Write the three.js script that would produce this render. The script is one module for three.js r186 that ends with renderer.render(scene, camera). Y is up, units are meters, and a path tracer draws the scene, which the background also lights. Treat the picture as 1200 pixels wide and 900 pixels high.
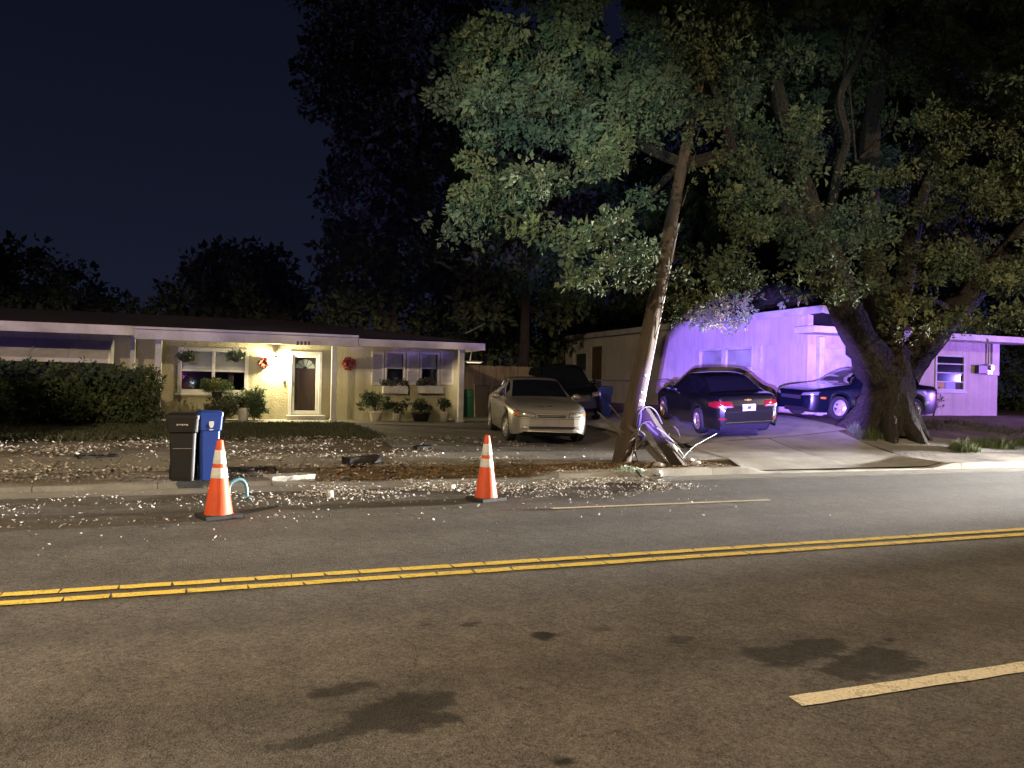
import * as THREE from 'three';
import { mergeGeometries } from 'three/addons/utils/BufferGeometryUtils.js';
import { RoundedBoxGeometry } from 'three/addons/geometries/RoundedBoxGeometry.js';
import { RectAreaLightUniformsLib } from 'three/addons/lights/RectAreaLightUniformsLib.js';
RectAreaLightUniformsLib.init();

// ---------------------------------------------------------------- camera, sky, moon, exposure
const scene = new THREE.Scene();
const F = 920, EYE = 1.6;                                   // focal length in photo pixels, eye height
const camera = new THREE.PerspectiveCamera(2 * Math.atan(450 / F) * 180 / Math.PI, 4 / 3, 0.1, 900);
camera.rotation.order = 'YXZ';
camera.rotation.set(0, -20.6 * Math.PI / 180, 1.2 * Math.PI / 180);
camera.position.set(0, EYE, 0);
camera.updateMatrixWorld(true);
scene.add(camera);

{ // clear night sky over a town: deep blue, a little paler near the horizon
  const w = 64, h = 64, d = new Float32Array(w * h * 4);
  for (let j = 0; j < h; j++) for (let i = 0; i < w; i++) {
    const el = ((j + 0.5) / h - 0.5) * Math.PI, t = Math.exp(-Math.max(0, el) * 2.6);
    const k = (j * w + i) * 4;
    d[k] = 0.0014 + 0.0098 * t; d[k + 1] = 0.0015 + 0.0125 * t; d[k + 2] = 0.0075 + 0.0215 * t; d[k + 3] = 1;
  }
  const t = new THREE.DataTexture(d, w, h, THREE.RGBAFormat, THREE.FloatType);
  t.mapping = THREE.EquirectangularReflectionMapping; t.magFilter = THREE.LinearFilter; t.needsUpdate = true;
  scene.background = t; scene.environment = t;
}
const moon = new THREE.DirectionalLight(0xcfd8ff, 0.006);
moon.position.set(-40, 70, 30); moon.castShadow = true;
Object.assign(moon.shadow.camera, { left: -60, right: 60, top: 60, bottom: -60, far: 250 });
moon.name = 'moonlight'; scene.add(moon); scene.add(moon.target);
const renderer = new THREE.WebGLRenderer({ antialias: true });
renderer.toneMapping = THREE.LinearToneMapping;
renderer.toneMappingExposure = 1;
renderer.shadowMap.enabled = true;

// light strengths (candela), tuned together
const I = {
  streetLeft: 1150, streetRight: 600, porch: 50, eave: 14,
  headlamp: 13000, blueGrille: 13500, redGrille: 1200, blueBar: 850, redBar: 60, spotLamp: 950, farBlue: 1700, farRed: 300,
};

// ---------------------------------------------------------------- small helpers
function rng(seed) { let a = seed >>> 0; return () => { a = (a + 0x6D2B79F5) | 0; let t = Math.imul(a ^ (a >>> 15), 1 | a); t = (t + Math.imul(t ^ (t >>> 7), 61 | t)) ^ t; return ((t ^ (t >>> 14)) >>> 0) / 4294967296; }; }
const V = (x, y, z) => new THREE.Vector3(x, y, z);
const lerp = (a, b, t) => a + (b - a) * t, clamp = (x, a, b) => Math.min(b, Math.max(a, x));
const sstep = (a, b, x) => { const t = clamp((x - a) / (b - a), 0, 1); return t * t * (3 - 2 * t); };
function hash2(x, y, s) { let h = Math.imul(x | 0, 374761393) ^ Math.imul(y | 0, 668265263) ^ Math.imul(s | 0, 1274126177); h = Math.imul(h ^ (h >>> 13), 1274126177); return ((h ^ (h >>> 16)) >>> 0) / 4294967296; }
function vnoise(x, y, s = 1, period = 0) {
  const xi = Math.floor(x), yi = Math.floor(y), fx = x - xi, fy = y - yi;
  const w = (v) => period ? ((v % period) + period) % period : v;
  const u = fx * fx * (3 - 2 * fx), v = fy * fy * (3 - 2 * fy);
  return lerp(lerp(hash2(w(xi), w(yi), s), hash2(w(xi + 1), w(yi), s), u), lerp(hash2(w(xi), w(yi + 1), s), hash2(w(xi + 1), w(yi + 1), s), u), v);
}
function fbm(x, y, s = 1, oct = 4, period = 0) { let a = 0, k = 0.5, t = 0; for (let o = 0; o < oct; o++) { a += k * vnoise(x, y, s + o * 17, period); t += k; x *= 2; y *= 2; period *= 2; k *= 0.5; } return a / t; }
// a photo pixel gives a direction; the distance comes from the wall plane (p metres from the eye, across the road) or the ground
function ray(px, py) { return V((px - 600) / F, -(py - 450) / F, -1).applyQuaternion(camera.quaternion); }
function onPlane(px, py, p) { const d = ray(px, py); return d.multiplyScalar(p / -d.z).add(camera.position); }
function onGround(px, py) { const d = ray(px, py); let t = 1; for (let k = 0; k < 4000; k++) { const x = d.x * t, p = -d.z * t; if (EYE + d.y * t <= groundH(x, p)) break; t += 0.02; } return d.multiplyScalar(t).add(camera.position); }
function rectOn(px0, py0, px1, py1, p) {
  const cx = (px0 + px1) / 2, cy = (py0 + py1) / 2;
  return { x0: onPlane(px0, cy, p).x, x1: onPlane(px1, cy, p).x, y0: onPlane(cx, py1, p).y, y1: onPlane(cx, py0, p).y };
}
const taken = {};
function numbered(n) { if (!(n in taken)) { taken[n] = 0; return n; } taken[n]++; return n + '_' + String(taken[n]).padStart(3, '0'); }
function tag(o, label, category, group, kind) { if (label) o.userData.label = label; if (category) o.userData.category = category; if (group) o.userData.group = group; if (kind) o.userData.kind = kind; return o; }
function shade(o) { o.traverse((m) => { if (m.isMesh) { m.castShadow = true; m.receiveShadow = true; } }); }
function thing(name, label, category, pos = [0, 0, 0], turn = 0, group) {
  const o = new THREE.Group(); o.name = numbered(name); o.position.set(...pos); o.rotation.y = turn; scene.add(o); return tag(o, label, category, group);
}
function mesh(name, geo, mat, parent) { const m = new THREE.Mesh(Array.isArray(geo) ? merge(geo) : geo, mat); m.castShadow = m.receiveShadow = true; m.name = parent === scene ? numbered(name) : name; parent.add(m); return m; }
function structure(name, geo, mat) { const m = mesh(name, geo, mat, scene); m.userData.kind = 'structure'; return m; }
function merge(list) {
  const l = list.map((g) => { g = g.index ? g.toNonIndexed() : g; if (!g.attributes.uv) g.setAttribute('uv', new THREE.BufferAttribute(new Float32Array(g.attributes.position.count * 2), 2)); for (const k of Object.keys(g.attributes)) if (!['position', 'normal', 'uv'].includes(k)) g.deleteAttribute(k); return g; });
  return l.length === 1 ? l[0] : mergeGeometries(l);
}
function metreUV(g) { // uv in metres by the dominant axis of the normal
  g = g.index ? g.toNonIndexed() : g; if (!g.attributes.normal) g.computeVertexNormals();
  const P = g.attributes.position, N = g.attributes.normal, uv = new Float32Array(P.count * 2);
  for (let i = 0; i < P.count; i++) {
    const ax = Math.abs(N.getX(i)), ay = Math.abs(N.getY(i)), az = Math.abs(N.getZ(i)), x = P.getX(i), y = P.getY(i), z = P.getZ(i);
    if (ay >= ax && ay >= az) { uv[2 * i] = x; uv[2 * i + 1] = z; } else if (ax > az) { uv[2 * i] = z; uv[2 * i + 1] = y; } else { uv[2 * i] = x; uv[2 * i + 1] = y; }
  }
  g.setAttribute('uv', new THREE.BufferAttribute(uv, 2)); return g;
}
function box(x0, x1, y0, y1, z0, z1, r = 0) {
  const w = Math.abs(x1 - x0), h = Math.abs(y1 - y0), d = Math.abs(z1 - z0);
  const g = r > 0 ? new RoundedBoxGeometry(w, h, d, 2, Math.min(r, w * 0.45, h * 0.45, d * 0.45)) : new THREE.BoxGeometry(w, h, d);
  g.translate((x0 + x1) / 2, (y0 + y1) / 2, (z0 + z1) / 2); return metreUV(g);
}
function tube(pts, r, seg = 24, rad = 8, closed = false) { return new THREE.TubeGeometry(new THREE.CatmullRomCurve3(pts, closed), seg, r, rad, closed); }
function bar(a, b, r0, r1 = r0, rad = 10) {
  const d = b.clone().sub(a), g = new THREE.CylinderGeometry(r1, r0, d.length(), rad); g.translate(0, d.length() / 2, 0);
  g.applyQuaternion(new THREE.Quaternion().setFromUnitVectors(V(0, 1, 0), d.normalize())); g.translate(a.x, a.y, a.z); return g;
}
function limb(pts, radii, rad = 9, seed = 1, rough = 0.12, steps = 6) { // tapered, uneven branch through pts
  const c = new THREE.CatmullRomCurve3(pts), n = (pts.length - 1) * steps, pos = [], uv = [], idx = [];
  let L = 0, prev = null; const up = V(0.31, 0.2, 0.93).normalize();
  for (let i = 0; i <= n; i++) {
    const t = i / n, p = c.getPoint(t), T = c.getTangent(t); if (prev) L += p.distanceTo(prev); prev = p;
    const f = t * (radii.length - 1), k = Math.min(radii.length - 2, Math.floor(f)), r = lerp(radii[k], radii[k + 1], f - k);
    const A = up.clone().cross(T).normalize(), B = T.clone().cross(A).normalize();
    for (let j = 0; j <= rad; j++) {
      const a = j / rad * Math.PI * 2, jj = j % rad, rr = r * (1 + rough * (vnoise(jj * 0.9 + seed * 7, L * 1.6 / Math.max(0.3, r), seed) - 0.5) * 2);
      pos.push(p.x + (A.x * Math.cos(a) + B.x * Math.sin(a)) * rr, p.y + (A.y * Math.cos(a) + B.y * Math.sin(a)) * rr, p.z + (A.z * Math.cos(a) + B.z * Math.sin(a)) * rr);
      uv.push(a * r, L);
    }
  }
  for (let i = 0; i < n; i++) for (let j = 0; j < rad; j++) { const a = i * (rad + 1) + j, b = a + rad + 1; idx.push(a, a + 1, b, b, a + 1, b + 1); }
  const g = new THREE.BufferGeometry(); g.setAttribute('position', new THREE.Float32BufferAttribute(pos, 3)); g.setAttribute('uv', new THREE.Float32BufferAttribute(uv, 2)); g.setIndex(idx); g.computeVertexNormals(); return g;
}

// ---------------------------------------------------------------- textures and materials
function tex(size, fn, srgb = false, rep = 1) {
  const d = new Uint8Array(size * size * 4);
  for (let j = 0; j < size; j++) for (let i = 0; i < size; i++) { const c = fn(i / size, j / size, i, j), k = (j * size + i) * 4; for (let q = 0; q < 3; q++) d[k + q] = clamp(Math.round(255 * (Array.isArray(c) ? c[q] : c)), 0, 255); d[k + 3] = 255; }
  const t = new THREE.DataTexture(d, size, size); t.wrapS = t.wrapT = THREE.RepeatWrapping; t.magFilter = THREE.LinearFilter; t.minFilter = THREE.LinearMipmapLinearFilter; t.generateMipmaps = true;
  if (srgb) t.colorSpace = THREE.SRGBColorSpace; t.repeat.set(1 / rep, 1 / rep); t.needsUpdate = true; return t;
}
const C = (r, g, b) => new THREE.Color().setRGB(r, g, b);
function mat(r, g, b, rough = 0.8, o = {}) { const m = new (o.clearcoat || o.transmission || o.sheen ? THREE.MeshPhysicalMaterial : THREE.MeshStandardMaterial)({ color: C(r, g, b), roughness: rough, ...o }); return m; }
const mottled = tex(512, (u, v) => 0.72 + 0.34 * (fbm(u * 6, v * 6, 3, 5, 6) - 0.5) * 1.6 + 0.12 * (fbm(u * 90, v * 90, 9, 2, 90) - 0.5), false, 2.3);
const grainTex = tex(512, (u, v) => fbm(u * 64, v * 64, 21, 3, 64), false, 1);
const stuccoBump = tex(512, (u, v) => fbm(u * 40, v * 40, 31, 4, 40), false, 1.2);
const aggregate = tex(1024, (u, v, i, j) => { // asphalt: dark binder, pale and brown stones
  const n = fbm(u * 220, v * 220, 5, 2, 220), c = fbm(u * 9, v * 9, 8, 4, 9), h = hash2(Math.floor(i / 3), Math.floor(j / 3), 4), st = h > 0.965 ? 0.5 * (h - 0.965) / 0.035 : 0, dk = h < 0.05 ? 0.18 : 0;
  const n2 = fbm(u * 58, v * 58, 15, 2, 58), h2 = hash2(Math.floor(i / 9), Math.floor(j / 9), 24), b = 0.54 + 0.42 * (n2 - 0.5) + (h2 > 0.97 ? 0.16 : h2 < 0.03 ? -0.14 : 0) + 0.75 * (n - 0.5) + 0.3 * (c - 0.5) + st * 1.7 - dk * 1.6; return [b * 1.0, b * 0.98, b * 0.94];
}, false, 1.7);
const aggBump = tex(1024, (u, v, i, j) => 0.6 * fbm(u * 200, v * 200, 55, 2, 200) + 0.4 * hash2(i >> 2, j >> 2, 6), false, 1.7);
const barkTex = tex(512, (u, v) => { const n = fbm(u * 26, v * 6, 41, 4, 2 * 13), m = fbm(u * 7, v * 7, 44, 3, 7); return 0.42 + 0.6 * (n - 0.5) + 0.5 * m; }, false, 1);
const barkBump = tex(512, (u, v) => { const n = fbm(u * 30, v * 7, 41, 4, 2 * 15); return Math.abs(n - 0.5) * 3; }, false, 1);
const woodTex = tex(512, (u, v) => 0.62 + 0.5 * (fbm(u * 60, v * 3, 61, 4, 60) - 0.5) + 0.25 * (fbm(u * 5, v * 5, 66, 3, 5) - 0.5), false, 1.3);
const streakTex = tex(512, (u, v) => 0.8 + 0.26 * (fbm(u * 30, v * 2, 71, 4, 30) - 0.5) + 0.3 * (fbm(u * 5, v * 5, 76, 4, 5) - 0.5), false, 3.1);
const paintTex = tex(1024, (u, v, i, j) => { const n = fbm(u * 120, v * 120, 25, 2, 120), c = fbm(u * 10, v * 10, 28, 4, 10), h = hash2(i >> 1, j >> 1, 14); const wear = n * 0.6 + c * 0.5 > 0.68 ? 0.55 : 1; return (0.82 + 0.3 * (n - 0.5) + 0.25 * (c - 0.5) - (h < 0.06 ? 0.3 : 0)) * wear; }, false, 1.7);
const M = {
  asphalt: mat(0.185, 0.172, 0.163, 0.8, { map: aggregate, bumpMap: aggBump, bumpScale: 0.009, vertexColors: true }),
  yellow: mat(0.92, 0.69, 0.12, 0.7, { map: paintTex, bumpMap: aggBump, bumpScale: 0.003 }),
  whitePaint: mat(0.88, 0.8, 0.6, 0.7, { map: paintTex, bumpMap: aggBump, bumpScale: 0.003 }),
  concrete: mat(0.48, 0.46, 0.42, 0.88, { map: mottled, bumpMap: grainTex, bumpScale: 0.004 }),
  concreteDark: mat(0.3, 0.285, 0.25, 0.9, { map: mottled, bumpMap: grainTex, bumpScale: 0.005 }),
  concretePale: mat(0.6, 0.58, 0.54, 0.88, { map: mottled, bumpMap: grainTex, bumpScale: 0.004 }),
  dirt: mat(1, 1, 1, 0.95, { map: mottled, bumpMap: grainTex, bumpScale: 0.02, vertexColors: true }),
  driveDark: mat(0.16, 0.145, 0.12, 0.92, { map: mottled, bumpMap: aggBump, bumpScale: 0.008 }),
  stuccoBeige: mat(0.45, 0.41, 0.27, 0.92, { map: streakTex, bumpMap: stuccoBump, bumpScale: 0.012 }),
  stuccoPale: mat(0.62, 0.56, 0.5, 0.9, { map: streakTex, bumpMap: stuccoBump, bumpScale: 0.01 }),
  white: mat(0.72, 0.71, 0.68, 0.6, { map: mottled }),
  whiteTrim: mat(0.7, 0.68, 0.62, 0.55, { map: mottled }),
  shingle: mat(0.045, 0.026, 0.022, 0.95, { map: aggregate, bumpMap: aggBump, bumpScale: 0.01 }),
  darkWood: mat(0.045, 0.03, 0.02, 0.7, { map: woodTex }),
  fence: mat(0.42, 0.32, 0.18, 0.9, { map: woodTex, bumpMap: woodTex, bumpScale: 0.004 }),
  fenceB: mat(0.36, 0.27, 0.15, 0.9, { map: woodTex, bumpMap: woodTex, bumpScale: 0.004 }),
  pole: mat(0.1, 0.07, 0.047, 0.9, { map: woodTex, bumpMap: woodTex, bumpScale: 0.012 }),
  bark: mat(0.058, 0.045, 0.033, 0.95, { map: barkTex, bumpMap: barkBump, bumpScale: 0.09 }),
  barkDark: mat(0.11, 0.085, 0.06, 0.95, { map: barkTex, bumpMap: barkBump, bumpScale: 0.04 }),
  glass: new THREE.MeshPhysicalMaterial({ color: C(0.9, 0.93, 0.92), roughness: 0.04, transmission: 1, thickness: 0, ior: 1.5 }),
  carGlass: mat(0.008, 0.009, 0.011, 0.06, { clearcoat: 1, clearcoatRoughness: 0.03 }),
  interior: mat(0.06, 0.05, 0.04, 0.9),
  curtain: mat(0.6, 0.58, 0.56, 0.9, { map: mottled }),
  black: mat(0.012, 0.012, 0.013, 0.7),
  rubber: mat(0.018, 0.018, 0.018, 0.85, { bumpMap: grainTex, bumpScale: 0.004 }),
  plasticBlack: mat(0.013, 0.0125, 0.013, 0.5, { bumpMap: grainTex, bumpScale: 0.002 }),
  plasticBlue: mat(0.028, 0.07, 0.34, 0.36, { map: mottled, bumpMap: grainTex, bumpScale: 0.002 }),
  plasticGreen: mat(0.015, 0.11, 0.055, 0.5, { bumpMap: grainTex, bumpScale: 0.002 }),
  orange: mat(0.9, 0.12, 0.03, 0.55, { map: mottled, bumpMap: grainTex, bumpScale: 0.001 }),
  reflective: mat(0.88, 0.88, 0.86, 0.45, { map: mottled }),
  steel: mat(0.5, 0.5, 0.5, 0.4, { metalness: 0.85 }),
  alloy: mat(0.4, 0.38, 0.35, 0.4, { metalness: 0.8 }),
  darkSteel: mat(0.09, 0.09, 0.09, 0.5, { metalness: 0.6 }),
  chrome: mat(0.75, 0.75, 0.75, 0.15, { metalness: 1 }),
  silverPaint: mat(0.4, 0.38, 0.335, 0.34, { metalness: 0.55, clearcoat: 1, clearcoatRoughness: 0.08, bumpMap: grainTex, bumpScale: 0.0003 }),
  blackPaint: mat(0.0045, 0.0055, 0.005, 0.3, { clearcoat: 1, clearcoatRoughness: 0.06 }),
  bluePaint: mat(0.004, 0.006, 0.013, 0.3, { clearcoat: 1, clearcoatRoughness: 0.06 }),
  policePaint: mat(0.6, 0.6, 0.6, 0.35, { clearcoat: 1 }),
  lampClear: mat(0.7, 0.7, 0.67, 0.16, { clearcoat: 1, metalness: 0.75 }),
  lampRed: mat(0.22, 0.01, 0.012, 0.15, { clearcoat: 1 }),
  lampOrange: mat(0.7, 0.2, 0.02, 0.2, { clearcoat: 1 }),
  plate: mat(0.7, 0.7, 0.68, 0.5),
  plateInk: mat(0.03, 0.08, 0.05, 0.6),
  gold: mat(0.7, 0.5, 0.15, 0.3, { metalness: 0.9 }),
  potWhite: mat(0.62, 0.56, 0.44, 0.7, { map: mottled }),
  redFlower: mat(0.26, 0.045, 0.025, 0.8, { side: THREE.DoubleSide }),
  cyanPipe: mat(0.09, 0.19, 0.23, 0.45),
  foliage: new THREE.MeshStandardMaterial({ color: C(1, 1, 1), roughness: 0.92, side: THREE.DoubleSide }),
  chip: new THREE.MeshStandardMaterial({ color: C(1, 1, 1), roughness: 0.5, side: THREE.DoubleSide }),
};
M.asphalt.map.anisotropy = 8;

// ---------------------------------------------------------------- terrain
const KERB = 12.15;
function yardY(x) { return x < 4 ? 0.33 : x < 8 ? lerp(0.33, 0.34, (x - 4) / 4) : x < 15 ? lerp(0.34, 0.84, sstep(8, 15, x)) : 0.84; }
function groundH(x, p) {
  if (p < KERB && p > 0.2) return 0;
  if (p <= 0.2) return 0.12;
  let h = 0.115 + (yardY(x) - 0.115) * sstep(12.9, 18.6, p);
  const dx = x - 16.1, dp = p - 15.4; h += 0.2 * Math.exp(-(dx * dx + dp * dp * 1.4) / 3.6);
  const ap = Math.min(sstep(9.3, 9.7, x), 1 - sstep(13.9, 14.6, x)); // dropped kerb of the pale drive
  const ap2 = Math.min(sstep(0.6, 1.2, x), 1 - sstep(4.9, 5.6, x));
  h -= Math.max(ap, ap2) * 0.1 * (1 - sstep(KERB, 13.6, p));
  return h;
}
{
  const xs = [], ps = [];
  for (let x = -120; x < -14; x += 6) xs.push(x); for (let x = -14; x < 30; x += 0.2) xs.push(x); for (let x = 30; x <= 180; x += 6) xs.push(x);
  for (let p = -60; p < -1; p += 4) ps.push(p); ps.push(-0.2, 0.18, 0.22, 4, 8, KERB - 0.02, KERB + 0.22);
  for (let p = 12.5; p < 27; p += 0.16) ps.push(p); for (let p = 27; p < 45; p += 1.5) ps.push(p); for (let p = 46; p <= 420; p += 17) ps.push(p);
  const pos = [], col = [], uv = [], idx = [];
  for (const p of ps) for (const x of xs) {
    const road = p > 0.19 && p < KERB + 0.05;
    const bump = p > 12.4 ? 0.03 * (fbm(x * 1.7, p * 1.7, 3, 3) - 0.5) : 0;
    pos.push(x, road ? -0.08 : groundH(x, p) + bump - 0.012, -p); uv.push(x, p);
    const n = fbm(x * 0.9, p * 0.9, 12, 4), n2 = fbm(x * 4, p * 4, 15, 3);
    let c = [0.15, 0.112, 0.07];                                     // bare earth and leaf mould
    const lawn = sstep(17.2, 17.9, p + (n - 0.5) * 1.2) * (1 - sstep(3.2, 4.2, x + (n - 0.5)));
    const mould = 1 - sstep(12.9, 13.5, p);
    c = c.map((v, k) => lerp(v, [0.07, 0.066, 0.04][k], lawn));
    const lf = 1 - sstep(0.5, 3.5, x + (n - 0.5) * 2); c = c.map((v, k) => lerp(v, lerp([0.18, 0.125, 0.07][k], [0.26, 0.24, 0.21][k], lf), mould * 0.7)); c = c.map((v, k) => lerp(v, [0.25, 0.225, 0.19][k], lf * (1 - lawn) * (1 - mould) * sstep(13.2, 13.8, p) * 0.6));
    const pale = sstep(0.45, 0.7, n2) * 0.4 * (1 - lawn); c = c.map((v, k) => lerp(v, [0.27, 0.23, 0.18][k], pale));
    const f = 0.65 + 0.7 * n; col.push(c[0] * f, c[1] * f, c[2] * f);
  }
  const W = xs.length; for (let j = 0; j < ps.length - 1; j++) for (let i = 0; i < W - 1; i++) { const a = j * W + i; idx.push(a, a + 1, a + W, a + W, a + 1, a + W + 1); }
  const g = new THREE.BufferGeometry(); g.setAttribute('position', new THREE.Float32BufferAttribute(pos, 3)); g.setAttribute('color', new THREE.Float32BufferAttribute(col, 3)); g.setAttribute('uv', new THREE.Float32BufferAttribute(uv, 2)); g.setIndex(idx); g.computeVertexNormals();
  tag(structure('ground', g, M.dirt), 'bare earth and thin lawn of the front yards', 'ground');
}
// road sheet with stains and wheel-path wear as vertex colour
const road = (() => {
  const xs = [], ps = [];
  for (let x = -110; x < -8; x += 6) xs.push(x); for (let x = -8; x < -1.5; x += 0.1) xs.push(x); for (let x = -1.5; x < 6.5; x += 0.03) xs.push(x); for (let x = 6.5; x < 22; x += 0.1) xs.push(x); for (let x = 22; x <= 180; x += 6) xs.push(x);
  for (let p = 0.2; p < 2; p += 0.3) ps.push(p); for (let p = 2; p < 6; p += 0.03) ps.push(p); for (let p = 6; p < KERB; p += 0.08) ps.push(p); ps.push(KERB + 0.01);
  const stains = [[470, 838, 0.32, 0.22, 0.62], [408, 858, 0.3, 0.08, 0.55], [345, 872, 0.14, 0.05, 0.5], [404, 807, 0.16, 0.09, 0.55], [940, 763, 0.42, 0.16, 0.55], [1020, 775, 0.42, 0.2, 0.6], [885, 765, 0.14, 0.1, 0.5], [638, 745, 0.1, 0.09, 0.85], [797, 750, 0.12, 0.08, 0.45], [705, 737, 0.09, 0.05, 0.4], [1043, 749, 0.05, 0.03, 0.7], [661, 893, 0.04, 0.035, 0.85], [552, 731, 0.08, 0.035, 0.6], [500, 732, 0.05, 0.03, 0.5], [610, 808, 0.03, 0.02, 0.6]].map(([x, y, rx, ry, k]) => { const d = ray(x, y), t = EYE / -d.y; return [d.x * t, -d.z * t, rx, ry, k]; });
  const pos = [], col = [], uv = [], idx = [];
  for (const p of ps) for (const x of xs) {
    let f = 0.76 + 0.48 * fbm(x * 0.35, p * 1.1, 77, 4) + 0.22 * (fbm(x * 2.2, p * 2.6, 78, 3) - 0.5);
    const lane = ((p - 0.2) % 3.02) / 3.02, wheel = Math.exp(-Math.pow((lane - 0.26) / 0.09, 2)) + Math.exp(-Math.pow((lane - 0.74) / 0.09, 2));
    f *= 1 - 0.2 * wheel * (0.6 + 0.8 * fbm(x * 0.3, p, 80, 2));
    let dark = 0;
    for (const [sx, sp, rx, ry, k] of stains) {
      const ex = (x - sx), ep = (p - sp), c = 0.97, s = 0.24, a = (ex * c + ep * s) / rx, b = (-ex * s + ep * c) / ry;
      if (Math.abs(a) > 2.2 || Math.abs(b) > 2.2) continue;
      const r = Math.sqrt(a * a + b * b) + 1.0 * (fbm(x * 6, p * 9, 90, 4) - 0.5) + 0.45 * (fbm(x * 17, p * 19, 95, 2) - 0.5);
      dark = Math.max(dark, Math.min(0.9, k * 1.15) * (1 - sstep(0.92, 0.99, r)));
    }
    f *= 1 - dark; const warm = 0.95 + 0.1 * fbm(x * 0.6, p * 0.6, 99, 2);
    pos.push(x, 0.0025 * Math.sin(x * 1.3) * Math.sin(p * 2.1), -p); uv.push(x, p); col.push(f * warm, f, f / warm);
  }
  const W = xs.length; for (let j = 0; j < ps.length - 1; j++) for (let i = 0; i < W - 1; i++) { const a = j * W + i; idx.push(a, a + 1, a + W, a + W, a + 1, a + W + 1); }
  const g = new THREE.BufferGeometry(); g.setAttribute('position', new THREE.Float32BufferAttribute(pos, 3)); g.setAttribute('color', new THREE.Float32BufferAttribute(col, 3)); g.setAttribute('uv', new THREE.Float32BufferAttribute(uv, 2)); g.setIndex(idx); g.computeVertexNormals();
  const r = structure('road', g, M.asphalt); tag(r, 'four lane asphalt road with double yellow centre line', 'road'); return r;
})();
{ // painted markings: worn sheets 7 mm above the asphalt, with ragged edges and cracks across
  const R = rng(5);
  function stroke(x0, x1, p, w, m, name) {
    const s = [], n = Math.max(4, Math.round((x1 - x0) / 0.12)), pos = [], uv = [], idx = [];
    for (let i = 0; i <= n; i++) { const x = lerp(x0, x1, i / n), a = (vnoise(x * 9, p * 31, 7) - 0.5) * 0.016, b = (vnoise(x * 9, p * 57, 8) - 0.5) * 0.016; const k = i === 0 ? 0.03 * (R() - 0.5) : 0; pos.push(x + k, 0.0075, -(p - w / 2 + a), x - k, 0.0075, -(p + w / 2 + b)); uv.push(x, p - w / 2, x, p + w / 2); if (i < n) { const q = 2 * i; idx.push(q, q + 2, q + 1, q + 1, q + 2, q + 3); } }
    const g = new THREE.BufferGeometry(); g.setAttribute('position', new THREE.Float32BufferAttribute(pos, 3)); g.setAttribute('uv', new THREE.Float32BufferAttribute(uv, 2)); g.setIndex(idx); g.computeVertexNormals();
    if (g.attributes.normal.getY(0) < 0) { const ix = g.index.array; for (let i = 0; i < ix.length; i += 3) { const t = ix[i]; ix[i] = ix[i + 1]; ix[i + 1] = t; } g.computeVertexNormals(); }
    return mesh(name, g, m, road);
  }
  for (const p of [6.33, 6.575]) { let x = -6; while (x < 30) { const L = x < 11 ? 0.24 + R() * 0.3 : 3; stroke(x + 0.007, x + L - 0.009 * (0.4 + R()), p, 0.118, M.yellow, 'yellow_line'); x += L; } }
  const a = onGround(929, 822), b = onGround(648, 597), c = onGround(900, 586);
  stroke(a.x, a.x + 3.2, -a.z - 0.02, 0.125, M.whitePaint, 'lane_line'); stroke(a.x - 9.2, a.x - 6, -a.z, 0.125, M.whitePaint, 'lane_line');
  stroke(b.x, c.x, (-b.z - c.z) / 2, 0.1, M.whitePaint, 'lane_line'); stroke(c.x + 9, c.x + 12.2, -c.z, 0.1, M.whitePaint, 'lane_line');
}
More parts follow.
